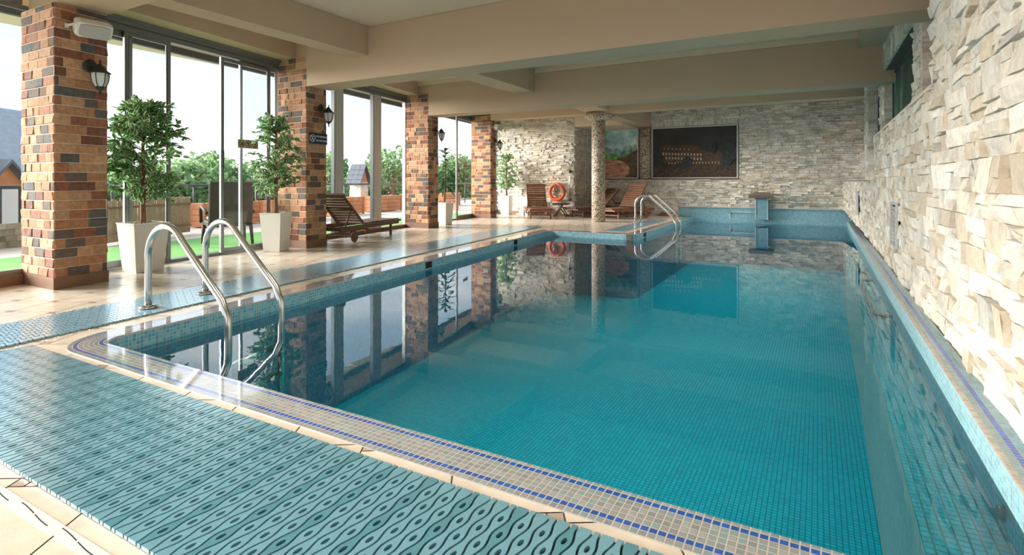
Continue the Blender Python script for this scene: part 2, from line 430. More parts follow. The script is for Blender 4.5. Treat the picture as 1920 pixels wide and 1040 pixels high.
for i in range(-40, 75):
    for j in range(-45, 45):
        o = Vector((-4, 5)) + v1 * i + v2 * j
        if not (-13 < o.x < 2 and Y0 - 1 < o.y < YF + 1): continue
        big = [o + e1 * g_ + e2 * g_, o + e2 * (L_ - g_) + e1 * g_, o + e2 * (L_ - g_) + e1 * (L_ - g_), o + e1 * (L_ - g_) + e2 * g_]
        q = o + e1 * L_
        sm_ = [q + e1 * g_ + e2 * g_, q + e2 * (s_ - g_) + e1 * g_, q + e2 * (s_ - g_) + e1 * (s_ - g_), q + e1 * (s_ - g_) + e2 * g_]
        t = rnd.uniform(-.03, .03)
        for pl_, bc in ((big, (.70 + t, .61 + t, .50 + t)), (sm_, (.42 + t, .34 + t, .26 + t))):
            fl.col = bc
            for rg in FREG:
                c_ = clip([(p.x, p.y) for p in pl_], rg)
                if len(c_) > 2: fl.poly([(x, y, 0) for x, y in c_])
fl.build('floor', ['tile', 'tile_grout'], label='beige hopscotch tiled floor around the pool', cat='floor', kind='structure')

# ---- cladding with split stones / bricks
STONE = [(.84, .78, .69), (.86, .81, .73), (.82, .75, .65), (.80, .73, .62), (.84, .80, .72), (.78, .71, .60), (.77, .72, .65), (.87, .83, .76), (.70, .60, .47), (.66, .63, .58)]
BRICK = [(.52, .28, .155), (.56, .32, .18), (.46, .235, .13), (.40, .18, .10), (.30, .125, .075), (.54, .33, .20), (.22, .10, .065), (.16, .12, .10), (.13, .125, .12), (.48, .27, .16)]
def clad(mb, P0, U, N, w, h, seed, g=.0025, hr=(.05, .12), lr=(.12, .42), dr=(.012, .05), det=(3, 2), pal=STONE, vertical=False, split=.25, warp=None):
    r = random.Random(seed); P0 = Vector(P0); U = Vector(U).normalized(); N = Vector(N).normalized(); Z = Vector((0, 0, 1))
    nx, ny = det
    z = 0
    while z < h - .005:
        rh = min(r.uniform(*hr), h - z)
        if h - z - rh < hr[0] * .5: rh = h - z
        x = -r.uniform(0, lr[0])
        while x < w:
            l = r.uniform(*lr); x0, x1 = max(0, x), min(w, x + l); x += l
            if x1 - x0 < .015: continue
            segs = [(z, z + rh)]
            if rh > hr[0] * 1.3 and r.random() < split:
                t = r.uniform(.35, .65) * rh; segs = [(z, z + t), (z + t, z + rh)]
            for za, zb in segs:
                c = pal[int(r.random() ** 1.15 * len(pal))]; k = r.uniform(.88, 1.10)
                mb.col = tuple(min(.95, a * k) for a in c)
                d0 = r.uniform(*dr); tx = r.uniform(-.35, .35) * d0; tz = r.uniform(-.35, .35) * d0
                front = []; 
                for b in range(ny + 1):
                    for a in range(nx + 1):
                        fx, fz = a / nx, b / ny
                        jx = 0 if 0 < a < nx and False else r.uniform(-1, 1) * .004
                        edge = a in (0, nx) or b in (0, ny)
                        d = d0 + tx * (fx - .5) * 2 + tz * (fz - .5) * 2 + r.uniform(-1, 1) * .003 - (.005 if edge else 0)
                        xx = x0 + g + (x1 - x0 - 2 * g) * fx + (jx if edge else r.uniform(-1, 1) * .01)
                        zz = za + g + (zb - za - 2 * g) * fz + (r.uniform(-1, 1) * .003 if edge else 0)
                        front.append(P0 + U * xx + Z * zz + N * max(.003, d))
                base = [P0 + U * xx + Z * zz for xx, zz in ((x0, za), (x1, za), (x1, zb), (x0, zb))]
                if warp: front = [warp(p) for p in front]; base = [warp(p) for p in base]
                i = mb.add(front); q = mb.add(base); W = nx + 1
                for b in range(ny):
                    for a in range(nx): mb.face((i + b * W + a, i + b * W + a + 1, i + (b + 1) * W + a + 1, i + (b + 1) * W + a))
                mb.face([q, q + 1] + [i + a for a in range(nx, -1, -1)])
                mb.face([q + 1, q + 2] + [i + b * W + nx for b in range(ny, -1, -1)])
                mb.face([q + 2, q + 3] + [i + ny * W + a for a in range(0, nx + 1)])
                mb.face([q + 3, q] + [i + b * W for b in range(0, ny + 1)])
        z += rh
    mb.col = (1, 1, 1)

# ---- right wall
def wbox(mb, Ya, Yb, z0, z1, d, off=0.0):
    a, b = RWX(Ya) + off, RWX(Yb) + off
    P = [(a, Ya), (a + d, Ya), (b + d, Yb), (b, Yb)]
    mb.prism([(p[0], p[1]) for p in P], z0, z1)
rw = MB()
rw.m = 0
d_ = Vector((.0095, 1, 0)).normalized(); nrm = Vector((-1, .0095, 0)).normalized()
clad(rw, (RWX(.6) + .03, .6, 0), d_, nrm, 5.3, 3.9, 11, hr=(.10, .21), lr=(.13, .46), dr=(.012, .06), det=(4, 3), split=.5)
clad(rw, (RWX(5.9) + .03, 5.9, 0), d_, nrm, 6.2, 2.0, 12, hr=(.10, .20), lr=(.13, .44), dr=(.012, .055), det=(3, 2), split=.5)
def toe(p):
    Y = p.y; t = max(0, (Y - 12.1) / 7.0); foot = .36 * t
    return Vector((p.x + RWX(Y) - (.80 + .0095 * Y), Y, foot + p.z * (1.2 + .02 * (1 - t) - foot) / 1.22))
clad(rw, (RWX(12.1) + .03, 12.1, 0), d_, nrm, 7.0, 1.22, 13, hr=(.07, .13), lr=(.14, .40), dr=(.012, .045), det=(2, 1), warp=toe)
rw.m = 1
rw.prism([(RWX(Y0) + .03, Y0), (1.6, Y0), (1.6, 5.88), (RWX(5.88) + .03, 5.88)], -.2, 3.9)
rw.prism([(RWX(5.88) + .03, 5.88), (1.6, 5.88), (1.6, 12.1), (RWX(12.1) + .03, 12.1)], -.2, 2.0)
rw.prism([(RWX(12.1) + .03, 12.1), (1.6, 12.1), (1.6, 19.2), (RWX(19.1) + .03, 19.1)], .36, 1.2)
rw.prism([(RWX(12.1) + .03, 12.1), (1.6, 12.1), (1.6, 19.2), (.95, 19.2)], -.2, .37)
rw.m = 2
rw.prism([(RWX(5.92) - .015, 5.92), (1.6, 5.92), (1.6, 12.1), (RWX(12.1) - .015, 12.1)], 2.0, 2.03)
rw.prism([(RWX(12.1) - .015, 12.1), (1.6, 12.1), (1.6, 19.1), (RWX(19.1) - .0, 19.1)], 1.225, 1.245)
rw.build('wall_right', ['stone', 'grout', 'ceiling'], label='cream split stone wall with stepped ledge along the right pool edge', cat='wall', kind='structure')
# upper recess behind the ledge
rc = MB()
rc.box(1.45, 5.9, 1.9, 1.7, YF + .2, 3.9)
rc.build('wall_upper_recess', ['plaster'], label='plain recess wall behind the stone ledge', cat='wall', kind='structure')
def pier(x0, x1, ya, yb, z0, z1, seed, label, name='stone_pier'):
    o = thing(name, label, 'pillar', (x0, ya, z0), 0, 'stone piers on the right ledge')
    m = MB(); X1, Yb, H_ = min(x1, 1.40) - x0, yb - ya, z1 - z0 - .02
    clad(m, (0.02, .02, 0), (1, 0, 0), (0, -1, 0), X1, H_, seed, hr=(.06, .13), lr=(.12, .36), dr=(.008, .03), det=(2, 1), pal=STONE)
    clad(m, (.02, .02, 0), (0, 1, 0), (-1, 0, 0), Yb, H_, seed + 1, hr=(.06, .13), lr=(.12, .3), dr=(.01, .035), det=(2, 1), pal=STONE)
    m.m = 1; m.box(.02, .02, 0, X1, Yb, H_)
    m.build('stone_cladding', ['stone', 'grout'], o); return o
pier(.95, 1.45, 7.2, 7.66, 2.032, 3.74, 31, 'nearest stone pier standing on the right ledge beside the full-height wall')
pier(.99, 1.45, 11.42, 12.05, 2.032, 3.66, 33, 'middle stone pier at the end of the high right ledge')
pier(.93, 1.45, 14.0, 14.75, 1.247, 3.66, 35, 'farthest stone pier standing on the low right ledge near the far wall')
ln = MB(); clad(ln, (1.0, 7.68, 3.07), (0, 1, 0), (-1, 0, 0), 3.7, .65, 41, hr=(.30, .34), lr=(.05, .10), dr=(.01, .04), det=(1, 2))
clad(ln, (1.0, 7.68, 3.07), (0, 1, 0), (-1, 0, 0), 3.7, .02, 42, hr=(.02, .02), lr=(.05, .1), det=(1, 1))
ln.m = 1; ln.box(1.0, 7.68, 3.07, 1.44, 11.4, 3.72)
ln.build('trim_lintel', ['stone', 'grout'], label='stone lintel of upright stones above the dark green picture', cat='lintel', kind='structure')
# ---- far walls
fw = MB()
clad(fw, (WX(YS) - .2, YS + .03, 0), (1, 0, 0), (0, -1, 0), -7.32 - WX(YS) + .2, 3.7, 51, hr=(.045, .10), lr=(.10, .34), dr=(.008, .06), det=(2, 1), g=.006)
clad(fw, (-7.35, YS, 0), (0, 1, 0), (1, 0, 0), 1.75, 3.7, 52, hr=(.045, .10), lr=(.10, .34), dr=(.008, .06), det=(2, 1), g=.006)
clad(fw, (-7.3, YF - .07, .0), (1, 0, 0), (0, -1, 0), 3.15, 1.27, 53, hr=(.045, .10), lr=(.10, .34), dr=(.008, .06), det=(2, 1), g=.006)
clad(fw, (-4.15, YF - .07, .36), (1, 0, 0), (0, -1, 0), 5.2, .91, 54, hr=(.045, .10), lr=(.10, .34), dr=(.008, .06), det=(2, 1), g=.006)
clad(fw, (-7.3, YF + .03, 3.10), (1, 0, 0), (0, -1, 0), 5.05, .17, 55, hr=(.17, .171), lr=(.05, .08), dr=(.01, .04), det=(1, 2))
clad(fw, (-7.3, YF + .03, 3.27), (1, 0, 0), (0, -1, 0), 5.05, .45, 56, hr=(.045, .10), lr=(.10, .34), dr=(.008, .06), det=(2, 1), g=.006)
clad(fw, (-2.25, YF + .03, 1.27), (1, 0, 0), (0, -1, 0), 3.7, 2.45, 57, hr=(.045, .10), lr=(.10, .34), dr=(.008, .06), det=(2, 1), g=.006)
fw.m = 1
fw.box(WX(YS) - .2, YS + .03, -.2, -7.35, YF + .3, 3.9); fw.box(-7.35, YF + .03, -.2, 1.7, YF + .3, 3.9)
fw.box(-7.35, YF - .07, -.2, 1.2, YF + .03, 1.27)
fw.m = 2
fw.box(WX(YS) + .02, YS - .005, 0, -7.31, YS + .02, .12); fw.box(-7.33, YF - .10, 0, -4.2, YF - .06, .12); fw.box(-7.33, YF - .105, 1.262, -2.25, YF + .04, 1.285)
fw.build('wall_far', ['stone', 'grout', 'plinth'], label='cream split stone far wall with the murals and the life ring', cat='wall', kind='structure')

# ---- ceiling, beams
ce = MB(); ce.box(-11.5, Y0, 3.76, 1.7, 11.07, 3.95); ce.box(-11.5, 11.07, 3.66, 1.7, YF + .3, 3.95)
ce.build('ceiling', ['ceiling'], label='cream plaster ceiling between the deep beams', cat='ceiling', kind='structure')
for n_, (ya, yb, zb, lab) in enumerate([(2.77, 3.32, 3.19, 'nearest cream cross beam resting on the first brick column'), (6.69, 7.22, 2.90, 'deep beige cross beam resting on the second brick column'),
                       (11.07, 11.58, 2.88, 'deep beige cross beam resting on the third brick column'), (15.14, 15.6, 3.20, 'farthest cross beam above the fourth brick column')]):
    b = MB(); b.box(CX(ya) - .0, ya, zb, 1.44 if n_ > 0 else .9, yb, 3.755 if n_ < 2 else 3.655)
    b.box(CX(ya) - .75, ya + .04, 3.20, CX(ya), yb, 3.755 if n_ < 2 else 3.655)
    b.build('trim_%d' % (n_ + 1), ['plaster'], label=lab, cat='beam', kind='structure')
b = MB(); b.box(CX(-1.2), -1.4, 3.0, .9, -.9, 3.755); b.build('trim_5', ['plaster'], label='cross beam behind the camera', cat='beam', kind='structure')
for n_, (x0, x1, ya, yb, zb, zt, lab) in enumerate([(-6.84, -6.48, 3.32, 6.69, 3.28, 3.755, 'short lengthwise beam meeting the second cross beam'), (-6.84, -6.48, -3.1, 2.77, 3.28, 3.755, 'short lengthwise beam above the near deck'),
        (-6.15, -5.62, 7.22, 11.07, 3.24, 3.755, 'short lengthwise beam meeting the third cross beam'), (-6.0, -5.3, 11.58, 15.14, 3.25, 3.655, 'short lengthwise beam above the round column'),
        (-5.62, -5.15, 15.6, YF + .02, 3.12, 3.655, 'dark lengthwise beam running from the round column to the far wall'), (.62, .98, 7.22, 11.07, 3.50, 3.755, 'lengthwise ceiling step beside the right wall')]):
    b = MB(); b.box(x0, ya, zb, x1, yb, zt); b.build('trim_%d' % (n_ + 6), ['plaster'], label=lab, cat='beam', kind='structure')
b = MB(); b.box(-7.31, YS, 3.08, -5.62, YF + .03, 3.655); b.build('trim_12', ['ceiling'], label='cream bulkhead above the recess at the far wall', cat='bulkhead', kind='structure')
# window-side soffit
b = MB()
for ya, yb in ((-3.1, 2.77), (3.32, 6.73), (7.22, 11.1), (11.58, 15.14), (15.6, YS)):
    b.prism([(WX(ya, .3), ya), (WX(ya) + .45, ya), (WX(yb) + .45, yb), (WX(yb, .3), yb)], 3.44, 3.755 if ya < 11 else 3.655)
b.build('trim_13', ['plaster'], label='cream dropped soffit running above the glazing', cat='soffit', kind='structure')
# unseen back wall, left open between posts to brighten the room
bw_ = MB(); bw_.box(WX(Y0), Y0 - .2, 3.2, 1.7, Y0, 3.95)
for x in (-7.3, -5.2, -3.1, -1.0, .75): bw_.box(x, Y0 - .2, 0, x + .18, Y0, 3.2)
bw_.build('wall_back', ['plaster'], label='unseen rear wall behind the camera left open to let in light', cat='wall', kind='structure')

# ---- brick columns
PIPE = Vector((-.157, 1, 0)).normalized()
def column(Ya, wl, wr, H_, seed, label, cut=None):
    X = CX(Ya); o = thing('brick_column', label, 'column', (X, Ya, 0), 0, 'brick columns along the glazing')
    m = MB(); ux = Vector((-1, 0, 0)); uy = PIPE
    nl = Vector((0, -1, 0)); nr = Vector((uy.y, -uy.x, 0))
    kw = dict(hr=(.105, .106), lr=(.16, .30), dr=(.006, .016), det=(2, 1), pal=BRICK, split=0, g=.011)
    def courses(P0, U, N, w, sd, z0, z1):
        r = random.Random(sd); z = z0; k = 0
        while z < z1 - .02:
            hh = min(.107, z1 - z)
            mm = dict(kw); mm['hr'] = (hh - .006, hh - .0059); mm['lr'] = (.14, .30)
            clad(m, Vector(P0) + Vector((0, 0, z)), U, N, w, hh - .006, r.randint(0, 10**6), **mm); z += .107
    # faces: front-left (towards camera), right, back, outer
    a = Vector((0, 0, 0)); b_ = ux * wl; c_ = b_ + uy * wr; d2 = uy * wr
    courses(b_, -ux, nl, wl, seed, .13, H_)
    courses(a, uy, nr, wr, seed + 1, .13, H_)
    courses(d2, ux, -nl, wl, seed + 2, .13, H_)
    m.m = 1; m.prism([(p.x, p.y) for p in (a, d2, c_, b_)], 0, H_)
    m.build('brickwork', ['brick', 'mortar'], o)
    p = MB(); g = .012
    q = [a - nl * -g + nr * g, d2 + nr * g - nl * g, c_ - nr * g - nl * g, b_ + nl * g - nr * g]
    q[0] = a + nl * g + nr * g
    p.prism([(v.x, v.y) for v in q], 0, .135); p.build('plinth', 'plinth', o, label='brown tiled base')
    return o
column(2.77, .83, .56, 3.19, 61, 'nearest brick column with white loudspeaker and lantern')
column(6.69, .76, .53, 3.44, 71, 'second brick column with a navy safety sign')
column(11.07, .75, .52, 3.44, 81, 'third brick column behind the wooden lounger')
column(15.14, .74, .46, 3.44, 91, 'farthest brick column beside the potted tree')

# ---- round pebble columns
o = thing('round_column', 'round pebble mosaic column standing at the corner of the pool deck', 'column', (-5.70, 15.42, 0))
m = MB(); m.lathe([(.20, 0), (.20, 3.02)], 40); m.build('shaft', 'pebble', o)
m = MB(); m.lathe([(.20, 3.0), (.40, 3.06), (.42, 3.10), (.42, 3.20)], 40); m.build('capital', 'pebble', o)
o = thing('half_column', 'pebble mosaic half column between the two murals', 'column', (-5.35, YF + .03, 1.285))
m = MB(); m.lathe([(.20, 0), (.20, 1.83)], 32); m.build('shaft', 'pebble', o)

# ================================================================== POOL
pool = thing('swimming_pool', 'long indoor swimming pool with mosaic coping and teal basin', 'pool', (0, 0, 0))
def arc(cx_, cy_, r, a0, a1, n): return [(cx_ + r * math.cos(R(a0 + (a1 - a0) * k / n)), cy_ + r * math.sin(R(a0 + (a1 - a0) * k / n))) for k in range(n + 1)]
def fillet(A, B, Cc, r, n):
    A, B, Cc = Vector(A), Vector(B), Vector(Cc); u = (A - B).normalized(); v = (Cc - B).normalized()
    th = u.angle(v); d = r / math.tan(th / 2); P = B + u * d; Q = B + v * d; ctr = B + (u + v).normalized() * (r / math.sin(th / 2))
    a0 = math.atan2(P.y - ctr.y, P.x - ctr.x); a1 = math.atan2(Q.y - ctr.y, Q.x - ctr.x)
    while a1 - a0 > math.pi: a1 -= 2 * math.pi
    while a1 - a0 < -math.pi: a1 += 2 * math.pi
    return [(ctr.x + r * math.cos(a0 + (a1 - a0) * k / n), ctr.y + r * math.sin(a0 + (a1 - a0) * k / n)) for k in range(n + 1)]
K0 = (PRX(2.06), 2.06); K1 = (PLX(2.06), 2.06); K2 = (PLX(12.04), 12.04); K3 = (-3.58, 12.04); K4 = (-3.64, YF - .22); K5 = (PRX(YF - .22), YF - .22)
path = [K0] + fillet(K0, K1, K2, .17, 14) + fillet(K1, K2, K3, .12, 6) + fillet(K2, K3, K4, .27, 12) + [K4]
def sweep(path, prof, name, mat, parent, v0=0.0, unit=.0303, u0=0.0):
    """prof: (outward offset, z) from outer edge to inner; outward is left of travel"""
    P = [Vector(p) for p in path]; N = len(P); nr = []
    for i in range(N):
        t1 = (P[i] - P[i - 1]).normalized() if i else (P[1] - P[0]).normalized()
        t2 = (P[i + 1] - P[i]).normalized() if i < N - 1 else t1
        n1 = Vector((-t1.y, t1.x)); n2 = Vector((-t2.y, t2.x)); n = (n1 + n2).normalized(); n = n / max(.3, n.dot(n1)); nr.append(n)
    m = MB(); m.sm = False; v = [v0]
    for k in range(1, len(prof)): v.append(v[-1] + math.dist(prof[k], prof[k - 1]) / unit)
    u = u0; us = [u0]
    for i in range(1, N): 
        mid = .12
        a = P[i - 1] - 0 * nr[i - 1]; u += ((P[i] + nr[i] * mid) - (P[i - 1] + nr[i - 1] * mid)).length / unit; us.append(u)
    ids = [m.add([(P[i].x + nr[i].x * o_, P[i].y + nr[i].y * o_, z_) for o_, z_ in prof]) for i in range(N)]
    for i in range(N - 1):
        for k in range(len(prof) - 1):
            m.face((ids[i] + k, ids[i + 1] + k, ids[i + 1] + k + 1, ids[i] + k + 1)[::-1], ((us[i], v[k]), (us[i + 1], v[k]), (us[i + 1], v[k + 1]), (us[i], v[k + 1]))[::-1])
    return m.build(name, mat, parent)
sweep(path, [(.243, -.01), (.243, .004), (.012, .004), (.004, .001), (0, -.008)], 'coping', 'coping', pool, v0=-.46, unit=.0303)
sweep(path, [(0, -.008), (0, -.17)], 'inner_wall', 'aqua', pool)
sweep(path, [(0, -.17), (0, -1.46)], 'basin_wall', 'aqua_dark', pool, unit=.04)
# right edge
pr_path = [K5, K0]
sweep([(PRX(YF - .2), YF - .2), (PRX(1.2), 1.2)], [(.155, .006), (.012, .006), (.003, .002), (0, -.01), (0, -.17)], 'right_coping', 'coping_r', pool, v0=0, unit=.0303)
sweep([(PRX(YF - .2), YF - .2), (PRX(1.2), 1.2)], [(0, -.17), (0, -1.46)], 'basin_wall', 'basin', pool, unit=.0403)
m = MB(); m.prism([(PRX(1.2) + .15, 1.2), (1.0, 1.2), (1.1, 19.2), (PRX(YF) + .15, 19.2)], -.2, .005)
m.build('edge_filler', 'tile_grout', pool)
# far edge, splash wall
m = MB()
def wallquad(mb, a, b, z0, z1, unit=.0303):
    L = math.dist(a, b); mb.quad((a[0], a[1], z0), (b[0], b[1], z0), (b[0], b[1], z1), (a[0], a[1], z1), ((0, z0 / unit), (L / unit, z0 / unit), (L / unit, z1 / unit), (0, z1 / unit)))
wallquad(m, K4, K5, -.17, 0)
m.quad((K4[0] - .5, K4[1], 0), (K5[0] + .1, K5[1], 0), (K5[0] + .1, YF - .1, 0), (K4[0] - .5, YF - .1, 0), ((0, 0), (150, 0), (150, 4), (0, 4)))
wallquad(m, (-4.15, YF - .12), (.95, YF - .12), 0, .34)
m.build('splash_wall', 'aqua', pool)
m = MB(); 
for (xa, xb, za, zb) in ((-4.19, .95, .335, .365), (-4.19, -4.15, 0, .365), (-2.52, -1.74, .19, .22), (-2.52, -2.48, 0, .22), (-1.74, -1.70, 0, .62)):
    m.box(xa, YF - .15, za, xb, YF - .10, zb)
m.build('beige_border', 'silver', pool)
m = MB(); wallquad(m, K4, K5, -1.46, -.17, .04); m.build('basin_wall', 'aqua_dark', pool)
# bottom and bench
BZ = -1.46; unit = .0403
m = MB(); m.quad((-6.2, 1.9, BZ), (1.0, 1.9, BZ), (1.0, 19.2, BZ), (-6.2, 19.2, BZ), ((-6.2 / unit, 1.9 / unit), (1.0 / unit, 1.9 / unit), (1.0 / unit, 19.2 / unit), (-6.2 / unit, 19.2 / unit)))
m.build('basin_floor', 'basin', pool)
bz = -.30
def BX(Y): return .345 + .0125 * Y
m = MB(); ya, yb = 1.9, 13.4
m.quad((BX(ya), ya, bz), (PRX(ya) + .05, ya, bz), (PRX(yb) + .05, yb, bz), (BX(yb), yb, bz), ((0, ya / unit), (8, ya / unit), (8, yb / unit), (0, yb / unit)))
m.build('bench_seat', 'basin', pool)
m = MB(); m.quad((BX(ya), ya, BZ), (BX(ya), ya, bz), (BX(yb), yb, bz), (BX(yb), yb, BZ), ((ya / unit, 0), (ya / unit, 29), (yb / unit, 29), (yb / unit, 0)))
m.quad((BX(yb), yb, BZ), (BX(yb), yb, bz), (PRX(yb) + .05, yb, bz), (PRX(yb) + .05, yb, BZ), ((0, 0), (0, 29), (8, 29), (8, 0)))
m.build('bench_face', 'bench_face', pool, label='bench side coloured pale to look window-lit')
# skimmer openings
for p_ in (ground(793, 495, -.06), ground(941, 452, -.06)):
    X = PLX(p_.y); m = MB(); m.box(X - .05, p_.y - .10, -.115, X + .006, p_.y + .10, -.02); m.build('skimmer_opening', 'dark_pit', pool)
m = MB(); m.box(-3.64, 12.75, -.115, -3.58, 12.95, -.02); m.build('skimmer_opening', 'dark_pit', pool)
# nozzle and bench rails
for Y in (2.55, ):
    m = MB(); M_ = Matrix.Translation((PRX(3.0) - .0, 3.0, -.19)) @ Matrix.Rotation(R(-90), 4, 'Y'); m.lathe([(.03, 0), (.028, .02), (.012, .03), (0.0, .028)], 18, M_=M_); m.build('inlet_nozzle', 'inlet', pool)
def rail_u(x_in, x_wall, ya, yb, z, r=.018):
    m = MB(); pts = [(x_wall, ya, z)]; k = .10
    pts += [(x_in + k, ya, z)] + [(x_in + k - k * math.sin(a), ya + k - k * math.cos(a), z) for a in [R(t) for t in (30, 60, 90)]]
    pts += [(x_in, yb - k, z)] + [(x_in + k - k * math.cos(a), yb - k + k * math.sin(a), z) for a in [R(t) for t in (30, 60, 90)]] + [(x_wall, yb, z)]
    m.tube(pts, r, 10); m.build('bench_rail', 'inlet', pool)
rail_u(.535, PRX(7), 7.1, 9.5, -.25); rail_u(.585, PRX(11), 10.3, 13.0, -.25)

# water
wt_ = MB(); wp = [K0] + fillet(K0, K1, K2, .17, 14) + fillet(K1, K2, K3, .12, 6)
wpoly = [(x, y, WATER) for x, y in wp] 
fan = [K0] + fillet(K0, K1, K2, .17, 14) + fillet(K1, K2, K3, .12, 4) + [(PRX(12.04), 12.04)]
wt_.poly([(x, y, WATER) for x, y in fan[::-1]])
f3 = fillet(K2, K3, K4, .27, 12)
wt_.poly([(x, y, WATER) for x, y in ([(-3.31 - .27 * 0, 12.04)] if False else []) + f3 + [K4, K5, (PRX(12.04), 12.04)]][::-1])
wt_.build('pool_water', 'water', label='still teal water filling the pool', cat='water', kind='stuff')

# ================================================================== MATS
LH, PM = .154, .0403
def wave_mat(name, label, x0, x1, y0, y1, shear=0.0, across=True, N=16, mats=('mat_a', 'mat_b', 'mat_under'), H_=.016, every=5, base=True, ox=0.0):
    """across: strips run along local y, counted along local x. shear moves x with y"""
    m = MB(); A = .0072; w = .0042
    nk = int((x1 - x0) / PM); nj = int((y1 - y0) / (LH / 2)); h8 = N // 2
    def P(x, y, z): return (x + shear * (y - y0), y, z) if across else (shear * x + y, x, z)
    for k in range(nk):
        sg = 1 if k % 2 == 0 else -1
        yc0 = y0 if k % 2 == 0 else y0 + LH / 2
        m.m = 1 if (k % every == 0) else 0
        kk = m.m
        ys = yc0; cells = []
        yy = y0 - LH if k % 2 == 0 else y0 - LH / 2
        while yy < y1 + LH:
            ca, cb = max(y0, yy - LH / 2), min(y1, yy + LH / 2)
            if cb - ca > .01: cells.append((yy, ca, cb))
            yy += LH
        for yc, ca, cb in cells:
            xl = lambda y: x0 + k * PM + w - A * math.cos(2 * math.pi * (y - yc) / LH)
            xr = lambda y: x0 + (k + 1) * PM - w + A * math.cos(2 * math.pi * (y - yc) / LH)
            yr = [ca + (cb - ca) * i / (h8 - 1) for i in range(h8)]
            outer = [(xr(y), y) for y in yr] + [(xl(y), y) for y in yr[::-1]]
            full = (cb - ca) > LH * .8
            o_ = m.add([P(x, y, H_) for x, y in outer]); ob = m.add([P(x, y, .003) for x, y in outer]); n = len(outer)
            m.m = kk
            if full:
                cx_ = x0 + (k + .5) * PM; hole = []
                for i in range(n):
                    a = -math.pi / 2 + math.pi * (i + .5) / h8 if i < h8 else math.pi / 2 + math.pi * (i - h8 + .5) / h8
                    hole.append((cx_ + .0085 * math.cos(a), yc + .019 * math.sin(a)))
                hi = m.add([P(x, y, H_) for x, y in hole]); hb = m.add([P(x, y, .003) for x, y in hole])
                for i in range(n):
                    j = (i + 1) % n; m.face((o_ + i, o_ + j, hi + j, hi + i)); m.face((hi + i, hi + j, hb + j, hb + i))
            else:
                m.face([o_ + i for i in range(n)])
            for i in range(n):
                j = (i + 1) % n; m.face((ob + i, ob + j, o_ + j, o_ + i))
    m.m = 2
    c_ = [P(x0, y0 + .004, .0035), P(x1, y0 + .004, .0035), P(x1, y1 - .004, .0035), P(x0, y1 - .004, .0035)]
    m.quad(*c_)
    # thin cross ribs that tie the strips together underneath
    return m.build(name, list(mats), label=label, cat='mat')
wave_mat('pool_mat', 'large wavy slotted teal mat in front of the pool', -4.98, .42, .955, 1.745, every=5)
# side mats: strips run across the strip of deck
def side_mat(label, Ya, Yb, xin, width, sh, name='pool_mat', mats=('mat_side', 'mat_side', 'mat_under'), N=8):
    # local x -> world Y (strip count), local y -> across; P returns (shear*x + y, x)
    return wave_mat(name, label, Ya, Yb, xin - width, xin, shear=sh, across=False, N=N, mats=mats, every=7)
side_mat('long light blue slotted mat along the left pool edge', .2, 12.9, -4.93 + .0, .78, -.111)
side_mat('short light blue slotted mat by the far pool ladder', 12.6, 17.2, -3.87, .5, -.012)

# drain
o = thing('floor_drain', 'steel slot drain strip set in the floor beside the big mat', 'drain', (0, .893, 0), R(.6))
m = MB(); m.box(-4.2, -.021, .001, .3, .021, .005); m.build('cover_strip', plain('brushed_steel', (.78, .77, .74), .45, .35), o)
m = MB()
x = -4.15
while x < .25:
    for q in range(2):
        pts = [(x + (.0 + q * .133 + t * .0135), .0095 * math.cos(math.pi * (.0 + q * .133 + t * .0135) / .255)) for t in range(10)]
        for a, b in zip(pts, pts[1:]):
            m.quad((a[0], a[1] - .002, .0056), (b[0], b[1] - .002, .0056), (b[0], b[1] + .002, .0056), (a[0], a[1] + .002, .0056))
    x += .313
m.build('drain_slot', 'dark_pit', o, kind='stuff')

# ================================================================== GLAZING (on the window line)
GA = math.atan2(1, -.157)                     # direction of the window line
def gpt(Y, off, z): return (WX(Y, off), Y, z)
def gbar(mb, Ya, Yb, z0, z1, o0=-.03, o1=.04):
    """bar on the window line from Ya to Yb; off is outward"""
    mb.prism([(WX(Ya, o1), Ya), (WX(Ya, o0), Ya), (WX(Yb, o0), Yb), (WX(Yb, o1), Yb)], z0, z1)
def gpane(mb, Ya, Yb, z0, z1, off=.005):
    mb.quad(gpt(Ya, off, z0), gpt(Yb, off, z0), gpt(Yb, off, z1), gpt(Ya, off, z1))
ZT = 3.44
def frame_leaf(Ya, Yb, z0, z1, off, name, label, kind='structure', w=.055, cat='door', handle=None, bars=()):
    o = thing(name, label, cat, (0, 0, 0), 0, None, kind)
    m = MB(); a, b = off - .022, off + .022
    gbar(m, Ya, Ya + w, z0, z1, a, b); gbar(m, Yb - w, Yb, z0, z1, a, b); gbar(m, Ya + w, Yb - w, z0, z0 + w, a, b); gbar(m, Ya + w, Yb - w, z1 - w, z1, a, b)
    for y in bars: gbar(m, y - w / 2, y + w / 2, z0 + w, z1 - w, a, b)
    m.m = 1; gbar(m, Ya + w, Ya + w + .012, z0 + w, z1 - w, a + .01, b - .01); gbar(m, Yb - w - .012, Yb - w, z0 + w, z1 - w, a + .01, b - .01)
    m.build('door_frame' if cat == 'door' else 'window_frame', ['aluminium', 'gasket'], o)
    m = MB(); gpane(m, Ya + w, Yb - w, z0 + w, z1 - w, off); m.build('pane', 'glass', o)
    if handle:
        m = MB(); m.prism([(WX(handle, off - .022), handle), (WX(handle, off - .05), handle), (WX(handle + .03, off - .05), handle + .03), (WX(handle + .03, off - .022), handle + .03)], 1.42, 1.72); m.build('door_handle', 'gasket', o)
    return o
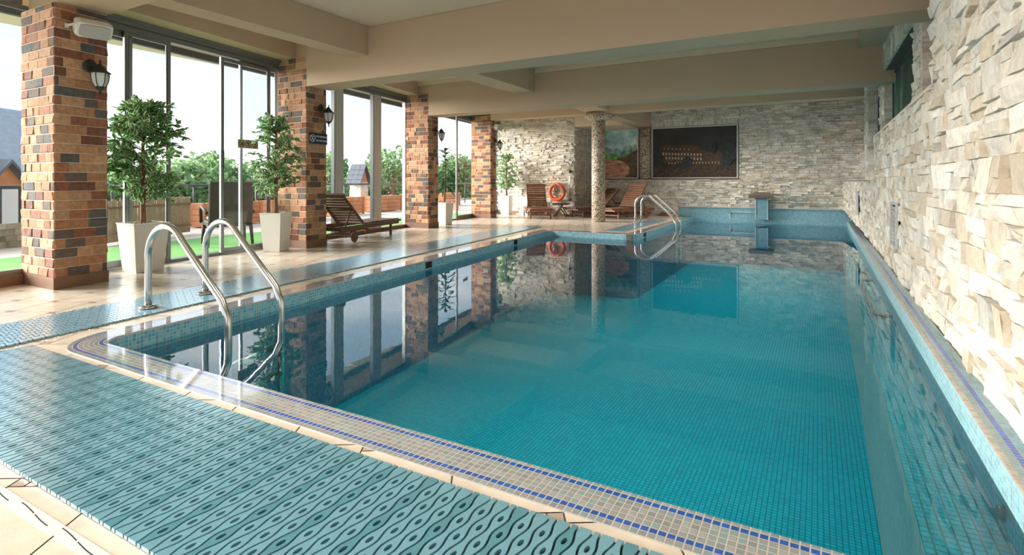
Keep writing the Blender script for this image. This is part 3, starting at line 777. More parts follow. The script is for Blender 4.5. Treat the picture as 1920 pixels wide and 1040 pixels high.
def head_track(Ya, Yb, name, label, sill='aluminium', zs=.04):
    o = thing(name, label, 'frame', (0, 0, 0), 0, None, 'structure')
    m = MB(); gbar(m, Ya, Yb, ZT - .09, ZT, -.09, .10); gbar(m, Ya, Yb, ZT - .05, ZT - .0, -.12, -.09); gbar(m, Ya, Yb, ZT - .17, ZT - .10, -.05, .08)
    m.build('head_rail', 'aluminium', o)
    m = MB(); gbar(m, Ya, Yb, 0, zs, -.07, .09); m.build('sill', sill, o); return o
# bay beside the near column (left edge of the view)
head_track(-3.1, 2.75, 'window_1', 'aluminium head rail and brown sill left of the nearest brick column', 'plinth', .12)
frame_leaf(.2, 2.99, .12, ZT - .17, .01, 'window_2', 'fixed pane left of the nearest brick column', cat='window')
frame_leaf(-2.9, .2, .12, ZT - .17, .01, 'window_3', 'fixed pane near the camera', cat='window')
# sliding doors between first and second column
head_track(3.3, 6.78, 'window_4', 'aluminium track over the open sliding doors')
Ya, Yb, Yc, Yd, Ye, Yf_ = wy(203), wy(245), wy(318), wy(412), wy(505), wy(526)
frame_leaf(3.35, Yb + .04, .04, ZT - .17, .05, 'window_5', 'narrow fixed pane right of the nearest brick column', cat='window', w=.08)
frame_leaf(Yb - .10, Yc, .04, ZT - .17, -.01, 'door_1', 'slid back glass door leaf behind the nearest potted tree')
frame_leaf(Yd, Ye, .04, ZT - .19, -.01, 'door_2', 'sliding glass door leaf with dark handle and prohibition sign', handle=Yd + .015)
frame_leaf(wy(452), 6.75, .04, ZT - .17, .05, 'window_6', 'fixed pane beside the second brick column', cat='window', w=.05)
# second bay
head_track(7.2, 11.15, 'window_7', 'aluminium rail and brown sill behind the wooden lounger', 'plinth', .08)
o = thing('window_8', 'tall fixed glazing behind the wooden lounger with wide pale mullions', 'window', (0, 0, 0), 0, None, 'structure')
m = MB()
for a, b in ((wy(625), wy(641)), (wy(698), wy(712)), (7.22, 7.28), (wy(757), wy(757) + .05)): gbar(m, a, b, .08, ZT - .17, -.05, .05)
m.m = 1
for a in (wy(625), wy(641), wy(698), wy(712)): gbar(m, a - .012, a + .012, .08, ZT - .17, -.04, .06)
m.build('window_frame', ['silver', 'gasket'], o); m = MB(); gpane(m, 7.25, 11.1, .08, ZT - .17); m.build('pane', 'glass', o)
# third bay: open door and folded leaf
head_track(11.55, 15.2, 'window_9', 'aluminium rail over the open door in front of the fourth brick column')
frame_leaf(wy(852), wy(884), .04, ZT - .17, -.06, 'door_3', 'half open glass door leaf left of the fourth brick column', w=.09)
# fourth bay
head_track(15.55, YS, 'window_10', 'aluminium rail at the far left corner window')
frame_leaf(15.6, wy(944), .04, ZT - .17, .0, 'window_11', 'far corner pane left of the pale mullion', cat='window', w=.09)
frame_leaf(wy(944), YS + .05, .04, ZT - .17, .0, 'window_12', 'far corner pane beside the stone wall', cat='window', w=.06)

# ================================================================== OUTSIDE
m = MB(); m.prism([(WX(-8, .1), -8), (WX(32, .1), 32), (-27, 32), (-27, -8)], -.15, -.02); m.build('terrace_floor', 'terrace', label='pale paved terrace outside the glazing', cat='terrace', kind='structure')
m = MB(); m.prism([(WX(-3, .12), -3), (WX(17, .12), 17), (WX(17, 2.1), 17), (WX(-3, 3.1), -3)], -.019, .004); m.build('turf', 'turf', label='strip of bright artificial turf outside the windows', cat='turf', kind='stuff')
m = MB(); m.quad((-160, -60, -4), (-20, -60, -4), (-20, 260, -4), (-160, 260, -4)); m.build('ground', plain('far_meadow', (.10, .15, .06), .9, nz=.4, scale=.3), label='green land below the terrace', cat='ground', kind='structure')
m = MB()
for ya, yb in ((-3.1, 24),):
    m.prism([(WX(ya, .12), ya), (WX(yb, .12), yb), (WX(yb, 1.15), yb), (WX(ya, 1.15), ya)], 3.53, 3.60)
m.build('trim_14', 'soffit', label='orange boarded eaves outside the glazing', cat='eaves', kind='structure')
m = MB(); m.prism([(WX(-3, 1.12), -3), (WX(24, 1.12), 24), (WX(24, 1.2), 24), (WX(-3, 1.2), -3)], 3.42, 3.62); m.build('trim_15', 'dark_steel', label='dark gutter along the eaves outside', cat='gutter', kind='structure')

# railing
o = thing('terrace_railing', 'dark steel railing along the far side of the terrace', 'railing', (0, 0, 0))
def RX(Y, off=0): return -13.3 - .157 * Y - off
m = MB(); m.tube([(RX(-4), -4, 1.09), (RX(30), 30, 1.09)], .035, 8); m.build('top_rail', 'dark_steel', o)
m = MB(); m.tube([(RX(-4), -4, .18), (RX(30), 30, .18)], .02, 6); m.build('bottom_rail', 'dark_steel', o)
for i in range(17):
    y = -4 + 2.1 * i; m = MB(); m.tube([(RX(y), y, -.02), (RX(y), y, 1.09)], .03, 6); m.build('post', 'dark_steel', o)
# scroll ornaments on the rail
def scroll(c, r, mb, d):
    pts = []
    for k in range(22):
        a = k / 21 * 3.3 * math.pi; rr = r * (1 - k / 26)
        pts.append((c[0] + d[0] * rr * math.cos(a), c[1] + d[1] * rr * math.cos(a), c[2] + rr * math.sin(a)))
    mb.tube(pts, .014, 5)
for i, y in enumerate((9.2, 10.2, 11.1, 21.5, 22.3, 23.1)):
    m = MB(); dd = (-.155, .988)
    for s_1, z in ((1, .88), (-1, .66), (1, .5)): scroll((RX(y) + .03, y, z), .13, m, (dd[0] * s_1, dd[1] * s_1))
    m.build('scroll_ornament', 'black_iron', o)

# wooden planters along the railing
def planter(Y, L, label, H_=.60, W=.55):
    o = thing('wooden_planter', label, 'planter', (RX(Y) + .45, Y, -.02), math.atan2(.157, 1) , 'wooden planters by the railing')
    m = MB(); n = 4
    for k in range(n):
        z = k * H_ / n
        for y in range(max(1, int(L / .8))):
            Ls = L / max(1, int(L / .8)); m.bbox(-W / 2, -L / 2 + y * Ls + .006, z + .03, W / 2, -L / 2 + (y + 1) * Ls - .006, z + H_ / n - .008 + .03, .008)
    m.build('boards', 'timber', o)
    for sx in (-1, 1):
        for sy in (-1, 1):
            m = MB(); m.box(sx * W / 2 - .03, sy * L / 2 - .03, 0, sx * W / 2 + .03, sy * L / 2 + .03, H_ + .04); m.build('corner_post', 'timber', o)
    return o
PL_Y = (9.3, 11.6, 14.2, 16.8, 19.6, 22.4)
for i, y in enumerate(PL_Y):
    planter(y, 1.9, ['orange board planter seen through the open sliding door', 'orange board planter seen behind the wicker chair', 'orange board planter half hidden behind the second brick column',
        'orange board planter below the little slate roofed bird house', 'orange board planter under the flowering shrub', 'orange board planter seen past the rubber plant'][i], H_=.62)
# shrubs in planters
def cloud_mesh(mb, blobs, n, leaf, cols, r, flat=.6):
    for (cx_, cy_, cz, rx, ry, rz_) in blobs:
        k = int(n * rx * ry * rz_ / sum(b[3] * b[4] * b[5] for b in blobs)) + 10
        for _ in range(k):
            v = Vector((r.gauss(0, 1), r.gauss(0, 1), r.gauss(0, 1))).normalized() * (r.random() ** .4)
            p = Vector((cx_ + v.x * rx, cy_ + v.y * ry, cz + v.z * rz_)); s = leaf * r.uniform(.6, 1.4)
            a = Vector((r.gauss(0, 1), r.gauss(0, 1), r.gauss(0, 1))).normalized(); b = a.cross(Vector((r.gauss(0, 1), r.gauss(0, 1), r.gauss(0, 1)))).normalized()
            c = cols[int(r.random() * len(cols))]; q = r.uniform(.75, 1.25); mb.col = tuple(min(1, x * q) for x in c)
            mb.quad(p - a * s - b * s * flat, p + a * s - b * s * flat, p + a * s + b * s * flat, p - a * s + b * s * flat)
GREENS = [(.20, .33, .13), (.27, .42, .18), (.34, .48, .24), (.16, .26, .11)]
RUST = [(.45, .30, .20), (.55, .42, .30), (.20, .26, .10), (.60, .50, .38)]
def shrub(Y, h, label, cols, seed, name='shrub'):
    r = random.Random(seed); o = thing(name, label, 'shrub', (RX(Y) + .45, Y, .55))
    m = MB(); cloud_mesh(m, [(r.uniform(-.1, .1), r.uniform(-.5, .5), h * r.uniform(.4, .8), .3, .4, h * .4) for _ in range(5)], 1200, .022, cols, r); m.build('leaves', 'foliage', o)
    m = MB()
    for _ in range(14): m.tube([(0, r.uniform(-.3, .3), 0), (r.uniform(-.15, .15), r.uniform(-.5, .5), h * .5), (r.uniform(-.25, .25), r.uniform(-.7, .7), h * r.uniform(.8, 1.1))], .008, 4)
    m.build('twigs', 'bark', o)
shrub(19.4, 1.1, 'pale flowering shrub in the planter between the second and third brick columns', RUST, 5)
shrub(11.4, .5, 'low shrub in the planter behind the wicker chair', GREENS, 6)
# trees beyond the terrace
def tree(px, d, top, w, label, seed, base=-4.0, cols=GREENS):
    r = random.Random(seed); l = (px - 960) / F_PX * d
    x, y = math.cos(TH) * l - math.sin(TH) * d, math.sin(TH) * l + math.cos(TH) * d
    o = thing('tree', label, 'tree', (x, y, base), 0, 'trees beyond the terrace'); top += .35; H_ = top - base
    m = MB(); m.tube([(0, 0, 0), (.1, 0, H_ * .4), (0, .1, H_ * .8)], [.28, .18, .06], 8)
    for _ in range(8):
        z = r.uniform(.35, .75) * H_; a = r.uniform(0, 6.28); m.tube([(0, 0, z), (math.cos(a) * w * .35, math.sin(a) * w * .35, z + H_ * .15)], [.08, .03], 5)
    m.build('trunk', 'bark', o)
    bl = []
    for _ in range(16):
        a = r.uniform(0, 6.28); t = r.uniform(.25, 1.0); rr = w * .5 * math.sqrt(max(.05, 1 - ((t - .55) / .55) ** 2)) * r.uniform(.3, .8)
        s = w * r.uniform(.16, .26); bl.append((math.cos(a) * rr, math.sin(a) * rr, H_ * t - s * .8, s, s, s * .8))
    m = MB(); cloud_mesh(m, bl, 5200, w * .019, cols, r); m.build('crown', 'foliage', o)
for t in ((345, 30, 2.9, 6, 'bushy green tree seen left in the open sliding door', 1), (395, 33, 2.7, 6, 'green tree seen right in the open sliding door', 2), (240, 28, 2.1, 5, 'green tree behind the nearest potted tree', 3),
          (440, 36, 2.6, 6.5, 'green tree behind the sliding door leaf', 4), (490, 34, 1.8, 6, 'green tree behind the second potted tree', 5), (625, 38, 2.7, 5, 'green tree behind the left pale mullion', 6),
          (655, 40, 3.1, 5.5, 'tall green tree behind the bird house', 7), (690, 42, 2.9, 5, 'green tree right of the bird house', 8), (735, 36, 3.4, 5, 'tall airy green tree above the flowering shrub', 9), (780, 40, 2.9, 5, 'green tree beside the third brick column', 10),
          (835, 42, 3.0, 6, 'green tree behind the rubber plant', 11), (870, 44, 2.4, 6, 'pale green tree seen through the half open door leaf', 12), (940, 46, 2.0, 6, 'green tree seen past the fourth brick column', 13), (290, 40, 2.2, 7, 'green tree between the potted tree and door frame', 14)):
    tree(*t)
# bird house on stone pillar
g0 = ground(683, 402); 
o = thing('bird_house', 'stone pillar with a steep little slate roof beyond the railing', 'bird house', (-16.2, 16.2, -.02), R(12)); o.scale = (.70, .70, .88)
m = MB(); r9 = random.Random(4)
m.box(-.36, -.36, 0, .36, .36, 1.35); m.m = 0
m.build('pillar_core', 'mortar', o)
m = MB()
for P0, U, N in (((-.36, -.36, 0), (1, 0, 0), (0, -1, 0)), ((.36, -.36, 0), (0, 1, 0), (1, 0, 0)), ((.36, .36, 0), (-1, 0, 0), (0, 1, 0)), ((-.36, .36, 0), (0, -1, 0), (-1, 0, 0))):
    clad(m, P0, U, N, .72, 1.35, r9.randint(0, 999), hr=(.12, .2), lr=(.15, .3), dr=(.01, .03), det=(1, 1))
m.build('stone_cladding', 'stone', o)
for x in (-.34, .34): m = MB(); m.poly([(x, -.34, 1.35), (x, .34, 1.35), (x, .0, 2.05)]); m.build('gable', 'timber', o)
m = MB()
for s1 in (-1, 1):
    A = Vector((0, s1 * .62, 1.22)); B = Vector((0, 0, 2.12)); dv = (B - A)
    for k in range(4):
        p = A + dv * (k / 4); q = A + dv * ((k + 1.15) / 4); n_ = Vector((0, s1 * dv.z, -s1 * dv.y * 1)).normalized(); n_ = Vector((0, s1 * abs(dv.z), abs(dv.y))).normalized() * .03
        for j in range(3):
            xa, xb = -.5 + j * .333 + .006, -.5 + (j + 1) * .333 - .006
            i = m.add([(xa, *(p + n_ * 1.6).yz), (xb, *(p + n_ * 1.6).yz), (xb, *(q + n_).yz), (xa, *(q + n_).yz), (xa, *p.yz), (xb, *p.yz), (xb, *q.yz), (xa, *q.yz)])
            for f in ((0, 1, 2, 3), (7, 6, 5, 4), (0, 4, 5, 1), (2, 6, 7, 3), (1, 5, 6, 2), (0, 3, 7, 4)): m.face([i + x for x in f])
m.build('slate_roof', 'slate', o)
# slate roofed lodge at the left edge
o = thing('lodge', 'lodge with grey shingle roof and a small timber gable at the left edge', 'building', (-18.4, 6.28, -.02), R(119.3))
# local: x along facade, y away
m = MB(); m.box(-4, 0, 0, 2.4, 3, 1.15); m.build('wall', 'render_white', o)
m = MB()
for k in range(11):
    z0, z1 = 1.05 + k * .2, 1.05 + (k + 1) * .2 + .05; y0, y1 = -.4 + k * .17, -.4 + (k + 1) * .17
    i = m.add([(-4.4, y0 - .03, z0), (2.6, y0 - .03, z0), (2.6, y1, z1), (-4.4, y1, z1), (-4.4, y0 + .05, z0 - .03), (2.6, y0 + .05, z0 - .03), (2.6, y1 + .05, z1 - .05), (-4.4, y1 + .05, z1 - .05)])
    for f in ((0, 1, 2, 3), (7, 6, 5, 4), (0, 4, 5, 1), (2, 6, 7, 3), (1, 5, 6, 2), (0, 3, 7, 4)): m.face([i + x for x in f])
m.build('shingle_roof', 'slate_lit', o)
m = MB(); 
m.poly([(-2.2, -1.1, 1.1), (-1.2, -1.1, 1.1), (-1.7, -1.1, 1.6)])
m.build('gable_wall', 'timber', o)
for s1 in (-1, 1):
    m = MB(); q_ = -1.7; i = m.add([(q_, -1.25, 1.74), (q_ + s1 * .62, -1.25, 1.12), (q_ + s1 * .62, .3, 1.12), (q_, .3, 1.74), (q_, -1.25, 1.66), (q_ + s1 * .58, -1.25, 1.07), (q_ + s1 * .58, .3, 1.07), (q_, .3, 1.66)])
    for f in ((0, 1, 2, 3), (7, 6, 5, 4), (0, 4, 5, 1), (2, 6, 7, 3), (1, 5, 6, 2), (0, 3, 7, 4)): m.face([i + x for x in f])
    m.build('gable_roof', 'slate', o)
for x in (-2.15, -1.25):
    m = MB(); m.box(x - .06, -1.15, 0, x + .06, -1.03, 1.15); m.build('porch_post', 'dark_steel', o)
# dry stone wall
o = MB(); cl = MB(); cl.box(-2.6, 0, 0, 1.1, .35, .42); 
t = thing('dry_stone_wall', 'low dry stone wall left of the nearest brick column', 'wall', (-13.0, 4.3, -.02), R(105))
m = MB(); clad(m, (-2.6, 0, 0), (1, 0, 0), (0, -1, 0), 3.7, .45, 5, hr=(.08, .14), lr=(.12, .3), dr=(.02, .06), det=(2, 1), pal=[(.30, .27, .22), (.40, .36, .30), (.48, .44, .38), (.22, .20, .17)])
cl.build('wall_core', 'grout', t); m.build('stones', 'stone', t)
# reed screen
o = thing('reed_screen', 'brown reed screen panel behind the nearest potted tree', 'screen', (-12.2, 6.2, -.02), R(-65))
m = MB()
for k in range(70): m.tube([(-1.3 + k * .0375, 0, .05), (-1.3 + k * .0375 + rnd.uniform(-.01, .01), rnd.uniform(-.01, .01), .86 + rnd.uniform(-.03, .03))], .017, 5)
m.build('reeds', plain('dry_reed', (.36, .27, .18), .8, nz=.4, scale=20), o)
m = MB()
for z in (.2, .7): m.box(-1.32, -.03, z, 1.32, .03, z + .03)
m.build('batten', 'bark', o)

# wicker armchair outside
def armchair(loc, rz, label):
    o = thing('wicker_armchair', label, 'armchair', loc, rz, 'wicker chairs on the turf')
    m = MB(); m.bbox(-.34, -.36, .36, .34, .34, .46, .02); m.build('seat', 'wicker', o)
    m = MB(); M_ = Matrix.Translation((0, .34, .42)) @ Matrix.Rotation(R(-9), 4, 'X'); m.bbox(-.34, -.03, 0, .34, .04, .78, .02, M_); m.build('backrest', 'wicker', o)
    m = MB(); m.bbox(-.29, -.34, .465, .29, .28, .52, .02); m.build('cushion', 'cushion', o)
    for sx in (-1, 1):
        m = MB(); m.tube([(sx * .36, -.38, .40), (sx * .37, -.37, .66), (sx * .37, -.25, .72), (sx * .37, .1, .68), (sx * .36, .36, .62)], [.028, .03, .03, .03, .028], 8); m.build('armrest', 'steel' if False else 'wicker', o)
        for sy in (-1, 1):
            m = MB(); m.tube([(sx * .32, sy * .32, .42), (sx * .345, sy * .37, 0)], [.032, .022], 8); m.build('leg', 'wicker', o)
    return o
g1 = ground(402, 478); 
ch = armchair((-9.82, 6.40, .004), R(245), 'dark high backed wicker armchair on the turf outside the open sliding door'); ch.scale = (1.08, 1.1, 1.0)
del ch['group']
# small timber bench outside third bay
o = thing('timber_bench', 'small orange timber bench seen past the rubber plant', 'bench', (-13.6, 18.6, -.02), R(80))
m = MB(); m.bbox(-.6, -.2, .38, .6, .2, .44); m.build('seat', 'timber', o)
for s1 in (-1, 1): m = MB(); m.bbox(s1 * .5 - .05, -.18, 0, s1 * .5 + .05, .18, .38); m.build('leg', 'timber', o)

# ================================================================== POTTED PLANTS
def pot(o, w0, w1, h, mat='white_gloss', rz=0, label=None):
    m = MB(); k = math.sqrt(2) / 2
    prof = [(w0 * k, 0), (w0 * k + .004, .01), (w1 * k, h - .02), (w1 * k + .008, h - .012), (w1 * k + .008, h), (w1 * k - .02, h), (w1 * k - .03, h - .05)]
    m.lathe(prof[:-1] + [(w1 * k - .025, h - .06)], 4, M_=Matrix.Rotation(rz, 4, 'Z'), smooth=False, square=True); m.build('pot', mat, o, label=label)
    m = MB(); r = random.Random(3)
    for _ in range(160):
        x, y = r.uniform(-.46, .46) * w1, r.uniform(-.46, .46) * w1; p = Matrix.Rotation(rz, 3, 'Z') @ Vector((x, y, h - .03 + r.uniform(0, .025))); s = r.uniform(.008, .016)
        m.lathe([(0, -s), (s, 0), (0, s)], 5, c=tuple(p))
    m.build('gravel', 'gravel', o, kind='stuff')
def leaf(mb, p, d, up, l, w, rim=True, droop=.25):
    d = d.normalized(); s = d.cross(up); s = s.normalized() if s.length > .01 else Vector((1, 0, 0)); u = s.cross(d).normalized()
    T = [(0, .0), (.22, .72), (.5, 1.0), (.78, .62), (1.0, 0)]
    def P(t, k, sc=1.0): return p + d * (l * t) + s * (w * .5 * k * sc) - u * (droop * l * t * t) + u * abs(k) * w * .12
    c = [P(t, 0) for t, _ in T]
    for sg in (-1, 1):
        if rim:
            mid = [P(t, sg * k * .62) for t, k in T]; out = [P(t, sg * k) for t, k in T]
            mb.m = 0
            for i in range(4):
                mb.poly([c[i], mid[i], mid[i + 1], c[i + 1]] if 0 < i < 3 else ([c[0], mid[1], c[1]] if i == 0 else [c[3], mid[3], c[4]]))
            mb.m = 1
            for i in range(4):
                mb.poly([mid[i], out[i], out[i + 1], mid[i + 1]] if 0 < i < 3 else ([c[0], out[1], mid[1]] if i == 0 else [mid[3], out[3], c[4]]))
        else:
            out = [P(t, sg * k) for t, k in T]; mb.m = 0
            mb.poly([c[0], out[1], c[1]]); mb.poly([c[1], out[1], out[2], c[2]]); mb.poly([c[2], out[2], out[3], c[3]]); mb.poly([c[3], out[3], c[4]])
def ficus(loc, rz, label, w0, w1, h, z0, z1, rad, n, seed, ll=.085, mats=('leaf', 'leaf_rim'), lean=(0, 0), group='potted variegated trees'):
    o = thing('potted_tree', label, 'potted tree', loc, 0, group); r = random.Random(seed)
    pot(o, w0, w1, h, rz=rz)
    m = MB(); tr = [(lean[0] * t, lean[1] * t, h - .05 + (z1 - .12 - h) * t) for t in [i / 10 for i in range(11)]]
    tr = [(x + r.uniform(-.008, .008), y + r.uniform(-.008, .008), z) for x, y, z in tr]
    m.tube(tr, [.036 - .0024 * i for i in range(11)], 9)
    tw = []; NB = 120
    for b in range(NB):
        t = r.uniform(0, 1); z = z0 + (z1 - z0) * t; a = r.uniform(0, 6.283)
        k = rad * (.55 + .55 * math.sin(math.pi * min(1, max(.0, t * .9 + .08)))) * r.uniform(.55, 1.1)
        bx_ = lean[0] * t; by_ = lean[1] * t
        p0 = Vector((bx_, by_, z - .08)); p1 = Vector((bx_ + math.cos(a) * k * .6, by_ + math.sin(a) * k * .6, z + .03)); p2 = Vector((bx_ + math.cos(a) * k, by_ + math.sin(a) * k, z + r.uniform(-.06, .08)))
        m.tube([p0, p1, p2], [.006, .004, .002], 4, caps=False); tw.append((p0, p1, p2))
    for b in range(9):
        a = r.uniform(0, 6.283); p0 = Vector((lean[0], lean[1], z1 - .25)); p2 = p0 + Vector((math.cos(a) * .1, math.sin(a) * .1, .22)); m.tube([p0, p2], [.005, .002], 4, caps=False); tw.append((p0, (p0 + p2) / 2, p2))
    m.build('trunk', 'bark', o)
    m = MB()
    for k in range(n):
        p0, p1, p2 = tw[int(r.random() * len(tw))]; t = r.uniform(.15, 1.05); p = p0.lerp(p1, t * 2) if t < .5 else p1.lerp(p2, t * 2 - 1)
        d = (p2 - p0).normalized() + Vector((r.gauss(0, .75), r.gauss(0, .75), r.gauss(-.1, .55)))
        leaf(m, p, d, Vector((r.gauss(0, .4), r.gauss(0, .4), 1)), ll * r.uniform(.7, 1.2), ll * .58 * r.uniform(.8, 1.15), True)
    m.build('leaves', list(mats), o)
    return o
ficus((-7.93, 3.97, 0), 0, 'large variegated tree in a tall white pot beside the nearest brick column', .34, .44, .65, .98, 2.28, .47, 2900, 3, ll=.105)
ficus((-8.17, 6.22, 0), R(22), 'variegated tree in a white pot in front of the second brick column', .29, .38, .66, 1.0, 2.28, .39, 2300, 8, ll=.088)
ficus((-9.72, 16.92, 0), R(5), 'small variegated tree in a white pot at the far left corner', .30, .34, .70, .95, 2.15, .42, 1700, 12, ll=.09)
o = thing('white_planter', 'empty square white pot behind the far wooden lounger', 'planter', (-9.05, 17.12, 0)); pot(o, .30, .36, .66)
# rubber plant
o = thing('potted_plant', 'rubber plant with long drooping leaves behind the third brick column', 'potted plant', (-9.02, 12.25, 0))
pot(o, .28, .36, .62); r = random.Random(9)
m = MB(); m.tube([(0, 0, .55), (.02, .02, 1.3), (0, .03, 2.05)], [.022, .018, .01], 8); m.build('stem', 'bark', o)
m = MB(); m2 = MB()
for k in range(54):
    t = k / 54; z = .98 + t * 1.08; a = k * 2.4; up = .9 * t; d = Vector((math.cos(a), math.sin(a), .15 + up * .7))
    leaf(m if r.random() < .7 else m2, Vector((.01, .02, z)), d, Vector((0, 0, 1)), r.uniform(.28, .40), .10, False, .85 - .5 * t)
m.build('leaves', 'leaf_dark', o); m2.build('leaves', 'leaf_brown', o, label='bronze coloured leaves')

# ================================================================== LOUNGERS
def lounger(loc, rz, label, mat, L=2.25, W=.72, ang_=40, back=.92):
    o = thing('sun_lounger', label, 'sun lounger', loc, rz, 'wooden sun loungers')
    zt = .34; h_ = W / 2                      # foot at x=0, head at x=-L
    m = MB()
    for s1 in (-1, 1):
        m.bbox(-L, s1 * h_ - .02, zt - .10, .0, s1 * h_ + .02, zt - .01, .006)
        m.bbox(-.02, s1 * h_ - .02, zt - .05, .10, s1 * h_ + .02, zt - .005, .006)
    m.bbox(-.04, -h_, zt - .09, 0, h_, zt - .02, .005); m.bbox(-L, -h_, zt - .09, -L + .04, h_, zt - .02, .005)
    m.build('frame', mat, o)
    m = MB(); n = 15; x1 = .08; x0 = -L + back
    for k in range(n):
        a = x0 + (x1 - x0) * k / n; m.bbox(a + .006, -h_ + .03, zt - .012, a + (x1 - x0) / n - .006, h_ - .03, zt + .012, .004)
    m.build('seat', mat, o, label='slatted seat')
    bk = thing('backrest_pivot', None, None, (0, 0, 0)) if False else None
    m = MB(); M_ = Matrix.Translation((-L + back, 0, zt)) @ Matrix.Rotation(R(ang_), 4, 'Y')
    for s1 in (-1, 1): m.bbox(-back - .02, s1 * (h_ - .06) - .018, -.03, 0, s1 * (h_ - .06) + .018, .02, .005, M_)
    n = 10
    for k in range(n):
        a = -back + .02 + (back - .04) * k / n; m.bbox(a, -h_ + .05, .0, a + (back - .04) / n - .026, h_ - .05, .022, .004, M_)
    m.bbox(-back - .05, -h_ + .03, -.025, -back + .04, h_ - .03, .028, .008, M_)
    m.build('backrest', mat, o, label='slatted raised backrest')
    m = MB(); tip = M_ @ Vector((-back * .55, 0, -.02))
    for s1 in (-1, 1):
        a = Vector((tip.x, s1 * (h_ - .09), tip.z)); b = Vector((tip.x - .02 - .22, s1 * (h_ - .09), zt - .06)) if False else Vector((-L + back - .62, s1 * (h_ - .09), zt - .05)); m.tube([a, b], .016, 6)
    m.tube([(tip.x, -h_ + .08, tip.z), (tip.x, h_ - .08, tip.z)], .012, 6); m.build('support_strut', mat, o)
    for s1 in (-1, 1):
        m = MB(); m.bbox(-.30, s1 * (h_ - .045) - .02, 0, -.24, s1 * (h_ - .045) + .02, zt - .02, .006); m.build('leg', mat, o)
        m = MB(); m.bbox(-L + .42, s1 * (h_ - .045) - .02, .10, -L + .48, s1 * (h_ - .045) + .02, zt - .02, .006); m.build('leg', mat, o)
        m = MB(); M2 = Matrix.Translation((-L + .45, s1 * (h_ + .03), .115)) @ Matrix.Rotation(R(90), 4, 'X'); m.lathe([(0, -.018), (.05, -.018), (.055, -.014), (.108, -.016), (.115, -.01), (.115, .01), (.108, .016), (.055, .014), (.05, .018), (0, .018)], 24, M_=M2, smooth=False)
        m.build('wheel', mat, o)
    m = MB(); m.bbox(-.285, -h_ + .06, .10, -.255, h_ - .06, .14, .005); m.bbox(-L + .44, -h_ + .02, .10, -L + .465, h_ - .02, .13, .005)
    m.bbox(-L + .46, -h_ + .04, .105, -.27, -h_ + .07, .135, .004); m.bbox(-L + .46, h_ - .07, .105, -.27, h_ - .04, .135, .004); m.build('stretcher', mat, o)
    return o
def place(head, foot): 
    d = Vector(foot) - Vector(head); return math.atan2(d.y, d.x)
E_ = (-8.78, 9.58); lounger((E_[0], E_[1], 0), R(103), 'dark wooden lounger with wheels between the second and third brick columns', 'teak', L=2.3, W=.72, ang_=39, back=.92)
lounger((-7.62, 15.5, 0), math.atan2(-.84, .56), 'reddish wooden lounger with raised back in front of the life ring wall', 'teak_warm', L=2.05, W=.74, ang_=50, back=.95)
lounger((-7.12, 16.7, 0), math.atan2(-.86, -.52), 'wooden lounger standing in the dim recess behind the round column', 'teak', L=2.0, W=.72, ang_=42, back=.85)
lounger((-5.86, 16.45, 0), math.atan2(-.93, -.36), 'reddish wooden lounger with raised back right of the round column', 'teak_warm', L=2.05, W=.74, ang_=52, back=.95)
def side_table(loc, rz, label, mat):
    o = thing('side_table', label, 'table', loc, rz, 'folding wooden side tables'); z = .46
    m = MB()
    for k in range(6): m.bbox(-.27 + k * .09 + .004, -.24, z - .02, -.27 + (k + 1) * .09 - .004, .24, z, .004)
    m.bbox(-.27, -.22, z - .05, .27, -.18, z - .02); m.bbox(-.27, .18, z - .05, .27, .22, z - .02); m.build('table_top', mat, o)
    for s1 in (-1, 1):
        for s2 in (-1, 1):
            m = MB(); y = s1 * (.2 + .012 * s2); m.tube([(s2 * .22, y, 0), (-s2 * .05, y, z - .05)], .018, 6); m.build('leg', mat, o)
    m = MB(); m.box(-.24, -.21, .03, -.21, .21, .055); m.box(.21, -.21, .03, .24, .21, .055); m.build('stretcher', mat, o)
side_table((-7.62, 17.0, 0), R(15), 'dark folding side table under the life ring', 'teak')
side_table((-5.95, 18.66, 0), R(10), 'reddish folding side table between the two right hand loungers', 'teak_warm')

# ================================================================== WALL THINGS
def lantern(Y, label, side=.5, z=2.43):
    p = Vector((CX(Y), Y, 0)) + PIPE * side; nr = Vector((PIPE.y, -PIPE.x, 0)); a = math.atan2(nr.y, nr.x)
    o = thing('wall_lantern', label, 'lantern', (p.x + nr.x * .02, p.y + nr.y * .02, z), a, 'black wall lanterns on the columns')
    m = MB(); m.lathe([(0, 0), (.075, 0), (.078, .008), (.06, .02), (.03, .028), (0, .03)], 20, M_=Matrix.Translation((0, 0, .13)) @ Matrix.Rotation(R(90), 4, 'Y')); m.build('backplate', 'black_iron', o)
    m = MB(); m.tube([(.02, 0, .12), (.07, 0, .08), (.11, 0, .10), (.15, 0, .14), (.17, 0, .11)], .012, 8); m.build('arm', 'black_iron', o)
    c = (.17, 0, 0)
    m = MB(); m.lathe([(0, .19), (.008, .185), (.012, .165), (.006, .155), (.012, .145), (.03, .12), (.055, .085), (.07, .07), (.105, .045), (.107, .035), (.085, .035)], 6, c=c, smooth=False); m.build('roof', 'black_iron', o)
    m = MB(); m.lathe([(.082, .035), (.084, .0), (.072, -.07), (.045, -.12)], 6, c=c, smooth=False); m.build('glass_shade', 'lamp_glass', o)
    m = MB()
    for k in range(6):
        t = 2 * math.pi * k / 6; m.tube([(c[0] + r_ * math.cos(t), r_ * math.sin(t), z_) for r_, z_ in ((.085, .036), (.087, 0), (.075, -.07), (.047, -.122))], .005, 5)
    m.lathe([(.045, -.118), (.048, -.128), (.03, -.15), (.012, -.165), (.010, -.20), (.004, -.22), (0, -.222)], 12, c=c); m.build('cage', 'black_iron', o)
lantern(2.77, 'black lantern on the nearest brick column below the loudspeaker', .36, 2.41)
